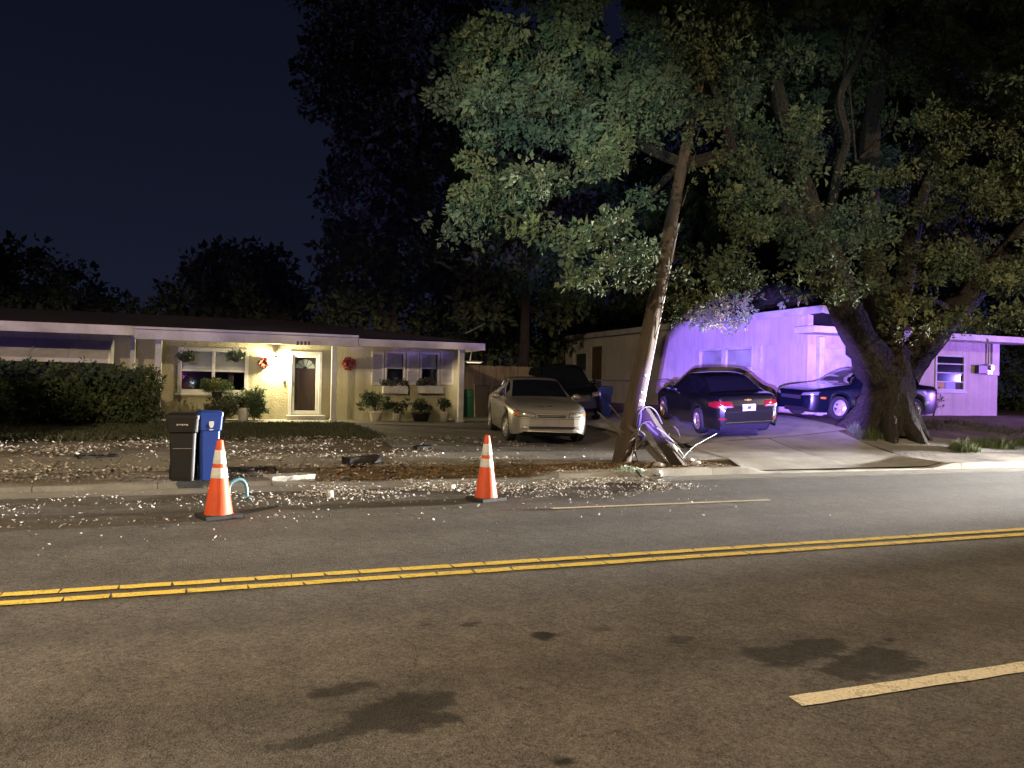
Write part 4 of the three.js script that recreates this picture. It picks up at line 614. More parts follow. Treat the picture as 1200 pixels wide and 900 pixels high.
potPlant('dark pot with a low plant below the window boxes', 493, 487, 498, 24.5, 0.3, 0.35, 0.7, [0.03, 0.04, 0.02], 94, M.plasticBlack);
potPlant('white urn planter with a drooping plant below the porch window', 285, 478, 494, 24.5, 0.18, 0.3, 0.5, [0.06, 0.08, 0.04], 95, M.white);
for (const [i, px] of [[0, 463.5], [1, 505]]) { // window boxes hang on the wall under the windows
  const r = rectOn(px - 14.5, 452.5, px + 14.5, 461, LW - 0.2), T = thing('window_box', ['white window box of small plants under the shuttered window nearer the door', 'white window box of small plants under the shuttered window nearer the right post'][i], 'planter', [(r.x0 + r.x1) / 2, r.y0, -LW + 0.12]), W = (r.x1 - r.x0) / 2, H = r.y1 - r.y0, R = rng(100 + i), CL = [];
  mesh('box', [box(-W, W, 0, H, 0.08, 0.1), box(-W, W, 0, H, -0.1, -0.08), box(-W, -W + 0.02, 0, H, -0.079, 0.079), box(W - 0.02, W, 0, H, -0.079, 0.079), box(-W + 0.02, W - 0.02, 0, 0.02, -0.079, 0.079)], M.white, T); mesh('soil', box(-W + 0.02, W - 0.02, H - 0.06, H - 0.04, -0.08, 0.08), M.interior, T);
  for (let k = 0; k < 8; k++) CL.push({ c: V((R() * 2 - 1) * W * 0.9, H + 0.04 + R() * 0.14, (R() - 0.5) * 0.1), r: V(0.12, 0.1, 0.1), d: 1 }); crown(T, 'foliage', CL, { seed: 103 + i, per: 2200, spray: SPRAYSMALL, color: [0.06, 0.06, 0.035], size: 0.8 });
}
function hangingBasket(label, px, py, p, r, seed, bright) {
  const c = onPlane(px, py, p), T = thing('hanging_basket', label, 'hanging basket', [c.x, c.y - r, -p]), g = new THREE.SphereGeometry(r, 18, 10, 0, 6.2832, Math.PI / 2, Math.PI / 2); g.translate(0, r, 0); mesh('basket', g, M.darkSteel, T);
  for (let k = 0; k < 3; k++) { const a = k * 2.094; mesh('chain', bar(V(Math.cos(a) * r, r, Math.sin(a) * r), V(0, r + 0.42, 0), 0.006, 0.006, 5), M.darkSteel, T); }
  const CL = [], R = rng(seed); for (let k = 0; k < 7; k++) { const a = R() * 6.28; CL.push({ c: V(Math.cos(a) * r * 0.9, r * (0.7 + 0.9 * R()), Math.sin(a) * r * 0.9), r: V(r * 0.7, r * 0.6, r * 0.7), d: 1 }); } crown(T, 'foliage', CL, { seed, per: 1500, spray: SPRAYSMALL, color: bright, size: 1 });
}
hangingBasket('hanging basket of dark leaves before the left porch window pane', 217, 419, 23.9, 0.14, 111, [0.03, 0.045, 0.02]);
hangingBasket('hanging basket of pale leaves before the right porch window pane', 277, 418, 23.9, 0.16, 112, [0.1, 0.13, 0.07]);
{ // fern on a stand under the window
  const p = 24.4, c = onPlane(254, 470, p), y = 0.36, T = thing('plant_stand', 'bushy light green fern on a dark plant stand under the porch window', 'plant', [c.x, y, -p]), h = onPlane(254, 466, p).y - y, CL = [], R = rng(115);
  for (let k = 0; k < 3; k++) { const a = k * 2.094 + 0.4; mesh('leg', bar(V(Math.cos(a) * 0.2, 0, Math.sin(a) * 0.2), V(Math.cos(a) * 0.1, h, Math.sin(a) * 0.1), 0.012), M.darkSteel, T); } mesh('pot', (() => { const g = new THREE.CylinderGeometry(0.16, 0.12, 0.18, 18); g.translate(0, h + 0.08, 0); return g; })(), M.plasticBlack, T);
  for (let k = 0; k < 9; k++) { const a = R() * 6.28; CL.push({ c: V(Math.cos(a) * 0.24, h + 0.22 + R() * 0.2, Math.sin(a) * 0.2), r: V(0.2, 0.14, 0.18), d: 1 }); } crown(T, 'foliage', CL, { seed: 116, per: 1500, spray: SPRAYSMALL, color: [0.1, 0.13, 0.05], size: 1.1 });
}
function wreath(label, px, py, r, petals) { // wall wreath of small red petals
  const c = onPlane(px, py, LW), T = thing('wreath', label, 'wreath', [c.x, c.y, -LW + 0.05]), ring = new THREE.TorusGeometry(r * 0.62, r * 0.2, 8, 24); mesh('ring', ring, M.darkWood, T);
  const R = rng(px), L = []; for (let k = 0; k < petals; k++) { const a = R() * 6.28, b = R() * 6.28, rr = r * (0.62 + 0.3 * Math.cos(b) * R()); const g = new THREE.CircleGeometry(r * 0.17, 5); g.rotateX((R() - 0.5) * 1.6); g.rotateY((R() - 0.5) * 1.6); g.translate(Math.cos(a) * rr, Math.sin(a) * rr, 0.02 + r * 0.24 * Math.abs(Math.sin(b)) + 0.02 * R()); L.push(g); } mesh('petals', L, M.redFlower, T).userData.kind = 'stuff'; return T;
}
wreath('round red flower wreath on the wall right of the porch post', 408.5, 426.5, 0.23, 240);
wreath('small red wreath on the wall left of the porch lamp', 310, 425, 0.19, 180);
console.log('plants done');

// ---------------------------------------------------------------- cars
const spline = (pts) => (x) => { // monotone cubic through [x, y] pairs
  const n = pts.length; if (x <= pts[0][0]) return pts[0][1]; if (x >= pts[n - 1][0]) return pts[n - 1][1];
  let i = 0; while (x > pts[i + 1][0]) i++;
  const d = (k) => (pts[k + 1][1] - pts[k][1]) / (pts[k + 1][0] - pts[k][0]); const m = (k) => { if (k === 0) return d(0); if (k === n - 1) return d(n - 2); const a = d(k - 1), b = d(k); return a * b <= 0 ? 0 : 2 * a * b / (a + b); };
  const h = pts[i + 1][0] - pts[i][0], t = (x - pts[i][0]) / h, t2 = t * t, t3 = t2 * t; return (2 * t3 - 3 * t2 + 1) * pts[i][1] + (t3 - 2 * t2 + t) * h * m(i) + (-2 * t3 + 3 * t2) * pts[i + 1][1] + (t3 - t2) * h * m(i + 1);
};
const SEDAN = {
  L: 4.75, wheels: [0.93, 3.68], wr: 0.325, track: 0.79, sill: 0.2,
  top: [[0, 0.67], [0.05, 0.735], [0.15, 0.785], [0.4, 0.85], [0.9, 0.925], [1.3, 0.975], [1.42, 1.0], [1.75, 1.2], [2.1, 1.37], [2.3, 1.42], [2.7, 1.44], [3.1, 1.42], [3.4, 1.36], [3.75, 1.2], [4.05, 1.06], [4.2, 1.04], [4.5, 1.03], [4.64, 1.0], [4.7, 0.9], [4.75, 0.78]],
  belt: [[0, 0.62], [0.05, 0.69], [0.15, 0.73], [0.4, 0.78], [0.9, 0.845], [1.3, 0.885], [2, 0.91], [3, 0.935], [3.8, 0.96], [4.2, 0.96], [4.55, 0.94], [4.68, 0.86], [4.75, 0.7]],
  w: [[0, 0.5], [0.04, 0.64], [0.12, 0.74], [0.3, 0.83], [0.6, 0.88], [1, 0.9], [2.4, 0.91], [3.7, 0.9], [4.2, 0.87], [4.5, 0.81], [4.66, 0.74], [4.75, 0.6]],
  rw: [[0, 0.45], [0.15, 0.64], [0.5, 0.72], [1.3, 0.74], [1.45, 0.72], [2.1, 0.6], [2.7, 0.58], [3.3, 0.58], [3.9, 0.66], [4.2, 0.72], [4.6, 0.66], [4.75, 0.5]],
  yb: [[0, 0.3], [0.15, 0.22], [0.4, 0.2], [4.3, 0.2], [4.6, 0.26], [4.75, 0.34]],
  ws: [1.42, 2.12], rear: [3.32, 4.02], side: [1.72, 3.62], pillars: [2.62],
};
const SUV = {
  L: 4.7, wheels: [0.9, 3.65], wr: 0.37, track: 0.79, sill: 0.3,
  top: [[0, 0.75], [0.05, 0.86], [0.15, 0.95], [0.4, 1.03], [1.1, 1.1], [1.25, 1.13], [1.6, 1.42], [1.9, 1.64], [2.2, 1.7], [3, 1.73], [4.1, 1.7], [4.35, 1.6], [4.6, 1.15], [4.7, 0.9]],
  belt: [[0, 0.68], [0.1, 0.85], [0.4, 0.93], [1.2, 1.02], [3, 1.06], [4.4, 1.08], [4.6, 1.0], [4.7, 0.8]],
  w: [[0, 0.6], [0.06, 0.74], [0.2, 0.84], [0.5, 0.89], [1, 0.91], [4, 0.91], [4.5, 0.86], [4.7, 0.72]], rw: [[0, 0.55], [0.2, 0.72], [1.2, 0.76], [1.9, 0.66], [4.2, 0.64], [4.7, 0.6]],
  yb: [[0, 0.4], [0.2, 0.3], [4.5, 0.32], [4.7, 0.42]], ws: [1.25, 1.95], rear: [4.3, 4.58], side: [1.55, 4.25], pillars: [2.5, 3.45],
};
const bodyCache = {};
function carShape(S) {
  const top = spline(S.top), belt = spline(S.belt), w = spline(S.w), rw = spline(S.rw), yb0 = spline(S.yb), xs = new Set([0, S.L]);
  for (let x = 0; x < S.L; x += 0.07) xs.add(+x.toFixed(3)); for (const x of [0.02, 0.05, 0.09, 0.14, S.L - 0.02, S.L - 0.05, S.L - 0.1, ...S.ws, ...S.rear, ...S.side]) xs.add(x); for (const c of S.pillars) { xs.add(c - 0.045); xs.add(c + 0.045); }
  const X = [...xs].sort((a, b) => a - b).filter((x, i, a) => !i || x - a[i - 1] > 0.008), rows = [];
  const AR = S.wr + 0.045;
  for (const x of X) {
    const T = top(x), Bt = Math.min(belt(x), T - 0.03), W = w(x), RW = Math.min(rw(x), W * 0.97); let yb = yb0(x);
    for (const c of S.wheels) { const d = Math.abs(x - c); if (d < AR) yb = Math.max(yb, S.wr + Math.sqrt(AR * AR - d * d)); } yb = Math.min(yb, Bt - 0.03);
    const h = Bt - yb, pr = [[W * 0.955, yb], [W * 0.985, yb + 0.22 * h], [W, yb + 0.5 * h], [W * 0.995, yb + 0.78 * h], [W * 0.975, yb + 0.92 * h], [W * 0.945, Bt], [W * 0.92, Bt + 0.012]];
    const gx = W * 0.915, gy = Bt + 0.014, tx = RW, ty = T - 0.05 * clamp((T - Bt) / 0.3, 0.25, 1); for (const t of [0.08, 0.36, 0.68, 0.94, 1]) pr.push([lerp(gx, tx, t) + 0.02 * Math.sin(Math.PI * t), lerp(gy, ty, t)]);
    pr.push([RW * 0.93, lerp(ty, T, 0.45)], [RW * 0.75, lerp(ty, T, 0.78)], [RW * 0.4, lerp(ty, T, 0.96)], [0, T]);
    const full = pr.map(([z, y]) => [z, y]); for (let k = pr.length - 2; k >= 0; k--) full.push([-pr[k][0], pr[k][1]]); rows.push(full);
  }
  const n = rows[0].length, pos = []; X.forEach((x, i) => rows[i].forEach(([z, y]) => pos.push(S.L / 2 - x, y, z)));
  const parts = { body: [], windscreen: [], rear_window: [], side_window: [] }, half = (n - 1) / 2, all = [];
  for (let i = 0; i < X.length - 1; i++) for (let j = 0; j < n - 1; j++) {
    const a = i * n + j, tri = [a, a + 1, a + n, a + 1, a + n + 1, a + n]; all.push(...tri);
    const m = (X[i] + X[i + 1]) / 2, r = j < half ? j : n - 2 - j; let k = 'body';
    if (r >= 12 && m > S.ws[0] && m < S.ws[1]) k = 'windscreen'; else if (r >= 12 && m > S.rear[0] && m < S.rear[1]) k = 'rear_window';
    else if (r >= 7 && r <= 9 && m > S.side[0] && m < S.side[1] && !S.pillars.some((c) => Math.abs(m - c) < 0.045)) k = 'side_window';
    parts[k].push([tri, j < half ? 0 : 1]);
  }
  const g = new THREE.BufferGeometry(); g.setAttribute('position', new THREE.Float32BufferAttribute(pos, 3)); g.setIndex(all); g.computeVertexNormals();
  const N = g.attributes.normal.array, pick = (list) => { const p = [], q = []; for (const t of list) for (const i of t) { p.push(pos[3 * i], pos[3 * i + 1], pos[3 * i + 2]); q.push(N[3 * i], N[3 * i + 1], N[3 * i + 2]); } const o = new THREE.BufferGeometry(); o.setAttribute('position', new THREE.Float32BufferAttribute(p, 3)); o.setAttribute('normal', new THREE.Float32BufferAttribute(q, 3)); return o; };
  // closing faces at nose and tail
  const cap = (i, dir) => { const p = [], q = [], b = i * n, cy = (rows[i][0][1] + rows[i][half][1]) / 2, cx = S.L / 2 - X[i]; for (let j = 0; j < n - 1; j++) { const t = [[cx, cy, 0], [pos[3 * (b + j)], pos[3 * (b + j) + 1], pos[3 * (b + j) + 2]], [pos[3 * (b + j + 1)], pos[3 * (b + j + 1) + 1], pos[3 * (b + j + 1) + 2]]]; const [c0, c1, c2] = t, nx = (c1[1] - c0[1]) * (c2[2] - c0[2]) - (c1[2] - c0[2]) * (c2[1] - c0[1]); for (const v of nx * dir >= 0 ? t : [c0, c2, c1]) { p.push(...v); q.push(dir, 0, 0); } } { const e = [pos[3 * (b + n - 1)], pos[3 * (b + n - 1) + 1], pos[3 * (b + n - 1) + 2]], f = [pos[3 * b], pos[3 * b + 1], pos[3 * b + 2]]; const nx = (e[1] - cy) * (f[2] - 0) - (e[2] - 0) * (f[1] - cy); if (nx * dir > 0) p.push(cx, cy, 0, ...e, ...f); else p.push(cx, cy, 0, ...f, ...e); for (let k = 0; k < 3; k++) q.push(dir, 0, 0); } const o = new THREE.BufferGeometry(); o.setAttribute('position', new THREE.Float32BufferAttribute(p, 3)); o.setAttribute('normal', new THREE.Float32BufferAttribute(q, 3)); return o; };
  return { body: merge([pick(parts.body.map((a) => a[0])), cap(0, 1), cap(X.length - 1, -1)]), windscreen: pick(parts.windscreen.map((a) => a[0])), rear_window: pick(parts.rear_window.map((a) => a[0])), side: [0, 1].map((s) => pick(parts.side_window.filter((a) => a[1] === s).map((a) => a[0]))) };
}
const wheelGeo = {};
function wheelParts(r, spokes) {
  const key = r + '/' + spokes; if (wheelGeo[key]) return wheelGeo[key];
  const lathe = (pts) => { const g = new THREE.LatheGeometry(pts.map((a) => new THREE.Vector2(...a)), 32); g.rotateX(Math.PI / 2); return g; };   // axis along z, outside +z
  const tyre = lathe([[r * 0.66, -0.1], [r * 0.9, -0.105], [r * 0.985, -0.085], [r, -0.06], [r, 0.06], [r * 0.985, 0.085], [r * 0.9, 0.105], [r * 0.68, 0.1], [r * 0.66, 0.07]]);
  const rim = [lathe([[r * 0.56, -0.06], [r * 0.64, -0.02], [r * 0.64, 0.075], [r * 0.69, 0.096], [r * 0.67, 0.1], [r * 0.6, 0.08], [r * 0.6, 0.02], [0.0, 0.0]])];
  for (let k = 0; k < spokes; k++) { const g = new THREE.BoxGeometry(r * 0.56, r * (spokes > 6 ? 0.1 : 0.2), 0.03, 3, 1, 1), P = g.attributes.position; for (let i = 0; i < P.count; i++) { const t = P.getX(i) / (r * 0.56) + 0.5; P.setY(i, P.getY(i) * (1.15 - 0.5 * t)); P.setZ(i, P.getZ(i) + 0.072 - 0.01 * t); } g.translate(r * 0.36, 0, 0); g.rotateZ(k * 2 * Math.PI / spokes + 0.3); g.computeVertexNormals(); rim.push(g); }
  const hub = new THREE.CylinderGeometry(r * 0.15, r * 0.17, 0.04, 16); hub.rotateX(Math.PI / 2); hub.translate(0, 0, 0.075); rim.push(hub);
  const back = new THREE.CircleGeometry(r * 0.62, 24); back.translate(0, 0, 0.012); return (wheelGeo[key] = { tyre, rim: merge(rim), back });
}
function buildCar(name, label, S, paint, { pos, heading, rim = M.alloy, spokes = 5, group, steer = 0 }) {
  const shape = bodyCache[S.L] ?? (bodyCache[S.L] = carShape(S)), T = thing(name, label, 'car', [0, 0, 0], 0, group);
  const targets = [mesh('body', shape.body, paint, T), mesh('windscreen', shape.windscreen, M.carGlass, T), mesh('rear_window', shape.rear_window, M.carGlass, T), mesh('side_window', shape.side[0], M.carGlass, T), mesh('side_window', shape.side[1], M.carGlass, T)];
  for (const t of targets) { t.material.side = THREE.DoubleSide; t.updateMatrixWorld(true); }
  mesh('underbody', [box(-S.L / 2 + 0.3, S.L / 2 - 0.3, 0.16, 0.5, -0.6, 0.6)], M.black, T);
  S.wheels.forEach((wx, f) => { for (const s of [1, -1]) { const wp = wheelParts(S.wr, spokes), W = new THREE.Group(); W.name = 'wheel'; W.position.set(S.L / 2 - wx, S.wr, s * S.track); W.rotation.y = (s > 0 ? 0 : Math.PI) + (f === 0 ? steer : 0); T.add(W); mesh('tyre', wp.tyre, M.rubber, W); mesh('rim', wp.rim, rim, W); mesh('brake', wp.back, M.darkSteel, W); } });
  const rc = new THREE.Raycaster();
  // a panel lying on the body: corners given in a view (front/rear: z,y; side: x,y; top: x,z), pressed on by rays
  const patch = (nameP, view, corners, m, { off = 0.006, nu = 8, nv = 4, parent = T, lens = 0 } = {}) => {
    const [A, B, Cc, D] = corners, pts = [], uv = [];
    for (let j = 0; j <= nv; j++) for (let i = 0; i <= nu; i++) {
      const u = i / nu, v = j / nv, a = lerp(lerp(A[0], B[0], u), lerp(D[0], Cc[0], u), v), b = lerp(lerp(A[1], B[1], u), lerp(D[1], Cc[1], u), v);
      let o, d; if (view === 'front') { o = V(6, b, a); d = V(-1, 0, 0); } else if (view === 'rear') { o = V(-6, b, a); d = V(1, 0, 0); } else if (view === 'left') { o = V(a, b, -4); d = V(0, 0, 1); } else if (view === 'right') { o = V(a, b, 4); d = V(0, 0, -1); } else { o = V(a, 6, b); d = V(0, -1, 0); }
      rc.set(o, d); const hit = rc.intersectObjects(targets, false)[0]; let p = hit ? hit.point.clone() : (pts.length ? pts[pts.length - 1].clone() : o.clone().addScaledVector(d, 4)); p.addScaledVector(d, -(off + lens * Math.sin(Math.PI * u) * Math.sin(Math.PI * v))); pts.push(p); uv.push(u, v);
    }
    const idx = []; for (let j = 0; j < nv; j++) for (let i = 0; i < nu; i++) { const a = j * (nu + 1) + i; idx.push(a, a + 1, a + nu + 1, a + nu + 1, a + 1, a + nu + 2); }
    // skirt towards the body gives the panel an edge
    const g = new THREE.BufferGeometry(); g.setAttribute('position', new THREE.Float32BufferAttribute(pts.flatMap((p) => [p.x, p.y, p.z]), 3)); g.setAttribute('uv', new THREE.Float32BufferAttribute(uv, 2)); g.setIndex(idx); g.computeVertexNormals();
    const mm = m.side === THREE.DoubleSide ? m : Object.assign(m, { side: THREE.DoubleSide }); return mesh(nameP, g, mm, parent);
  };
  const H2 = S.L / 2; const b = spline(S.belt);
  // seams, handles, mirrors
  for (const s of ['left', 'right']) { const z = s === 'left' ? -1 : 1;
    for (const sx of [S.side[0] - 0.28, S.pillars[0], S.pillars[1] ?? S.side[1] - 0.12]) patch('door_seam', s, [[H2 - sx, 0.28], [H2 - sx - 0.012, 0.28], [H2 - sx - 0.012, b(sx) - 0.01], [H2 - sx, b(sx) - 0.01]], M.black, { off: 0.002, nu: 1, nv: 8 });
    for (const hx of [S.pillars[0] - 0.3, (S.pillars[1] ?? S.side[1]) - 0.32]) patch('door_handle', s, [[H2 - hx, b(hx) - 0.13], [H2 - hx - 0.2, b(hx) - 0.13], [H2 - hx - 0.2, b(hx) - 0.09], [H2 - hx, b(hx) - 0.09]], paint, { off: 0.02, lens: 0.015 });
    const mx = H2 - S.side[0] - 0.12, my = b(S.side[0]) + 0.08, g = new THREE.SphereGeometry(1, 14, 10); g.scale(0.07, 0.075, 0.11); g.translate(mx, my, z * (0.98)); mesh('mirror', [g, box(mx - 0.02, mx + 0.03, my - 0.05, my - 0.01, z > 0 ? 0.8 : -0.95, z > 0 ? 0.95 : -0.8)], paint, T); }
  T.userData.patch = null; delete T.userData.patch;
  const fin = () => { // wheels on the ground: pitch and roll follow the slope
    const n = Math.hypot(...heading), hx = heading[0] / n, hz = heading[1] / n, hAt = (l, w) => { const x = pos[0] + hx * l - hz * w, z = pos[2] + hz * l + hx * w; return -z > 0.2 && -z < KERB ? 0 : groundH(x, -z) + (z < 0 ? 0.034 : 0); };
    const a = S.L / 2 - S.wheels[0], c = S.L / 2 - S.wheels[1], fr = (hAt(a, 0.8) + hAt(a, -0.8)) / 2, rr = (hAt(c, 0.8) + hAt(c, -0.8)) / 2, ri = (hAt(a, 0.8) + hAt(c, 0.8)) / 2, le = (hAt(a, -0.8) + hAt(c, -0.8)) / 2, pitch = Math.atan2(fr - rr, a - c);
    T.rotation.order = 'YZX'; T.position.set(pos[0], rr - c * Math.tan(pitch) + 0.004, pos[2]); T.rotation.set(Math.atan2(le - ri, 1.6), Math.atan2(-hz, hx), pitch); };
  return { T, patch, H2, fin };
}
const gh = (x, p) => groundH(x, p) + 0.03;
// silver sedan facing the road on the dark driveway
{
  const { T, patch, fin } = buildCar('silver_car', 'silver beige sedan parked nose out on the dark driveway', SEDAN, M.silverPaint, { pos: [7.33, gh(7.5, 18.6), -18.05], heading: [-0.2, 0.98], spokes: 10, steer: 0.15 });
  for (const s of [-1, 1]) { patch('headlight_rim', 'front', [[s * 0.36, 0.585], [s * 0.83, 0.6], [s * 0.83, 0.745], [s * 0.38, 0.69]], M.darkSteel, { off: 0.005 }); const h = patch('headlight', 'front', [[s * 0.38, 0.6], [s * 0.815, 0.615], [s * 0.815, 0.73], [s * 0.4, 0.68]], M.lampClear, { off: 0.012, lens: 0.02, nu: 12, nv: 6 }); patch('indicator', 'front', [[s * 0.7, 0.62], [s * 0.81, 0.63], [s * 0.81, 0.71], [s * 0.74, 0.69]], M.lampOrange, { off: 0.03, parent: h }); for (const z of [0.47, 0.6]) { const g = new THREE.SphereGeometry(0.042, 12, 8); g.scale(0.5, 1, 1); g.translate(2.34 - (z - 0.47) * 0.55, 0.645, s * z); mesh('reflector', g, M.chrome, h); } patch('fog_lamp', 'front', [[s * 0.5, 0.33], [s * 0.66, 0.335], [s * 0.66, 0.4], [s * 0.52, 0.4]], M.lampClear, { off: 0.012, lens: 0.015 }); }
  patch('bonnet_seam', 'front', [[-0.4, 0.672], [0.4, 0.672], [0.4, 0.678], [-0.4, 0.678]], M.black, { off: 0.003, nv: 1, nu: 14 });
  patch('grille', 'front', [[-0.3, 0.585], [0.3, 0.585], [0.33, 0.645], [-0.33, 0.645]], M.black, { off: 0.006 }); patch('grille_bar', 'front', [[-0.31, 0.61], [0.31, 0.61], [0.32, 0.625], [-0.32, 0.625]], M.chrome, { off: 0.014, nv: 1 });
  patch('intake', 'front', [[-0.6, 0.335], [0.6, 0.335], [0.56, 0.395], [-0.56, 0.395]], M.black, { off: 0.007, nu: 14 }); patch('bumper_lip', 'front', [[-0.68, 0.285], [0.68, 0.285], [0.68, 0.315], [-0.68, 0.315]], M.silverPaint, { off: 0.03, nv: 2, nu: 14 }); patch('bumper_seam', 'front', [[-0.74, 0.555], [0.74, 0.555], [0.74, 0.563], [-0.74, 0.563]], M.black, { off: 0.003, nv: 1, nu: 18 });
  const pl = patch('licence_plate', 'front', [[-0.155, 0.4], [0.155, 0.4], [0.155, 0.55], [-0.155, 0.55]], mat(0.22, 0.2, 0.2, 0.6), { off: 0.03 });
  patch('emblem', 'top', [[2.13, -0.05], [2.13, 0.05], [2.09, 0.05], [2.09, -0.05]], M.chrome, { off: 0.012 }); patch('wiper', 'top', [[0.98, -0.6], [0.98, 0.05], [0.96, 0.05], [0.96, -0.6]], M.black, { off: 0.012 });
  fin();
}
// black sedan seen from behind
{
  const { T, patch, fin } = buildCar('black_car', 'black sedan parked tail out on the pale driveway', SEDAN, M.blackPaint, { pos: [12.4, gh(12.2, 16.9), -17.75], heading: [0.235, -0.972], spokes: 9, rim: mat(0.5, 0.42, 0.28, 0.35, { metalness: 0.8 }) });
  for (const s of [-1, 1]) { const h = patch('tail_light', 'rear', [[s * 0.36, 0.745], [s * 0.78, 0.74], [s * 0.78, 0.9], [s * 0.42, 0.885]], M.lampRed, { off: 0.012, lens: 0.012 }); patch('reversing_light', 'rear', [[s * 0.4, 0.75], [s * 0.72, 0.75], [s * 0.72, 0.79], [s * 0.42, 0.79]], M.lampClear, { off: 0.028, parent: h, nv: 2 }); patch('reflector', 'rear', [[s * 0.56, 0.46], [s * 0.72, 0.46], [s * 0.72, 0.5], [s * 0.56, 0.5]], M.lampRed, { off: 0.01 }); patch('side_lamp', s > 0 ? 'right' : 'left', [[-2.24, 0.745], [-2.0, 0.76], [-1.98, 0.84], [-2.24, 0.89]], M.lampRed, { off: 0.008 }); }
  const pl = patch('licence_plate', 'rear', [[-0.16, 0.66], [0.16, 0.66], [0.16, 0.815], [-0.16, 0.815]], M.plate, { off: 0.03 }); patch('plate_mark', 'rear', [[-0.05, 0.7], [0.04, 0.7], [0.05, 0.77], [-0.04, 0.77]], M.plateInk, { off: 0.034, parent: pl });
  const em = patch('emblem', 'rear', [[-0.085, 0.9], [0.085, 0.9], [0.075, 0.925], [-0.095, 0.925]], M.gold, { off: 0.02, nv: 2 }); patch('emblem_centre', 'rear', [[-0.035, 0.89], [0.03, 0.89], [0.035, 0.936], [-0.03, 0.936]], M.gold, { off: 0.023, nv: 2, parent: em });
  patch('boot_seam', 'rear', [[-0.62, 0.63], [0.62, 0.63], [0.62, 0.64], [-0.62, 0.64]], M.black, { off: 0.003, nv: 1, nu: 16 }); patch('bumper_strip', 'rear', [[-0.6, 0.42], [0.6, 0.42], [0.6, 0.47], [-0.6, 0.47]], M.blackPaint, { off: 0.02, nu: 16 });
  patch('bumper_trim', 'rear', [[-0.58, 0.385], [0.58, 0.385], [0.58, 0.4], [-0.58, 0.4]], M.chrome, { off: 0.012, nv: 1, nu: 16 });
  fin();
}
// dark blue car side-on before the wing of the block house
{
  const { T, patch, fin } = buildCar('dark_blue_car', 'dark blue car parked side on behind the oak trunk', SEDAN, M.bluePaint, { pos: [17.5, gh(17.2, 17.75), -17.95], heading: [-0.998, 0.0], spokes: 5, rim: mat(0.7, 0.66, 0.7, 0.3, { metalness: 0.6 }) });
  for (const s of [-1, 1]) { patch('headlight', 'front', [[s * 0.42, 0.62], [s * 0.8, 0.66], [s * 0.8, 0.745], [s * 0.46, 0.7]], M.lampClear, { off: 0.008, lens: 0.012 }); patch('tail_light', 'rear', [[s * 0.36, 0.745], [s * 0.78, 0.74], [s * 0.78, 0.9], [s * 0.42, 0.885]], M.lampRed, { off: 0.012, lens: 0.012 }); const sd = s > 0 ? 'right' : 'left'; patch('side_marker', sd, [[1.92, 0.56], [2.08, 0.56], [2.08, 0.61], [1.92, 0.61]], M.lampOrange, { off: 0.01 }); patch('fender_badge', sd, [[0.82, 0.58], [0.92, 0.58], [0.92, 0.66], [0.82, 0.66]], M.lampRed, { off: 0.008 }); }
  patch('grille', 'front', [[-0.4, 0.52], [0.4, 0.52], [0.4, 0.62], [-0.4, 0.62]], M.darkSteel); fin();
}
// dark SUV in the gap between the houses
{
  const { T, patch, fin } = buildCar('dark_suv', 'dark unlit sport utility car behind the silver sedan', SUV, M.blackPaint, { pos: [10.55, gh(10.5, 23), -23.4], heading: [-0.22, 0.97], spokes: 7, rim: M.darkSteel });
  for (const s of [-1, 1]) patch('headlight', 'front', [[s * 0.5, 0.74], [s * 0.8, 0.76], [s * 0.8, 0.88], [s * 0.52, 0.86]], M.lampClear, { off: 0.008 }); patch('grille', 'front', [[-0.46, 0.62], [0.46, 0.62], [0.44, 0.8], [-0.44, 0.8]], M.darkSteel); fin();
}
// ---------------------------------------------------------------- emergency vehicles outside the picture: their lamps light the scene
function lamp(parent, nameL, local, r, color, glow) { const g = new THREE.SphereGeometry(r, 12, 8); g.scale(0.5, 1, 1.4); g.translate(...local); return mesh(nameL, g, new THREE.MeshStandardMaterial({ color: C(0.5, 0.5, 0.5), emissive: C(...color), emissiveIntensity: glow, roughness: 0.3 }), parent); }
function spot(parent, local, target, color, intensity, angle, pen, soft = 2, nm = 'beam') { const s = new THREE.SpotLight(C(...color), intensity, 0, angle, pen, 2); s.castShadow = true; s.shadow.radius = soft; s.name = nm; parent.add(s); s.position.set(...local); scene.add(s.target); s.target.position.copy(target); s.target.name = nm + '_aim'; return s; }
const BLUE = [0.23, 0.17, 1], RED = [1, 0.1, 0.14], COOL = [0.72, 0.95, 1];
{ // patrol car on the road to the right, facing the cones
  const { T, patch, fin } = buildCar('patrol_car', 'white patrol car in the far lane with headlamps and roof bar on', SEDAN, M.policePaint, { pos: [36.4, 0.01, -10.9], heading: [-1, 0], spokes: 8, rim: M.darkSteel });
  mesh('light_bar', box(-0.25, 0.05, 1.43, 1.56, -0.6, 0.6, 0.04), M.darkSteel, T);
  const L = 2.42; fin(); T.updateMatrixWorld(true);
  for (const s of [-1, 1]) { lamp(T, 'headlamp', [2.27, 0.68, s * 0.6], 0.09, [1, 0.97, 0.92], 30); spot(T, [L, 0.68, s * 0.6], V(4, 0.45, -11.2), [1, 0.96, 0.9], I.headlamp, 0.21, 0.5, 4, 'headlamp_beam'); }
  lamp(T, 'blue_lamp', [0.1, 1.5, -0.42], 0.06, BLUE, 40); lamp(T, 'red_lamp', [0.1, 1.5, 0.42], 0.06, RED, 40);
  spot(T, [0.22, 1.5, -0.42], V(20, 3.0, -20), BLUE, I.farBlue, 0.5, 0.9, 5, 'blue_beam'); spot(T, [0.22, 1.5, 0.42], V(22.5, 1.8, -20), RED, I.farRed, 0.42, 0.9, 5, 'red_beam');
}
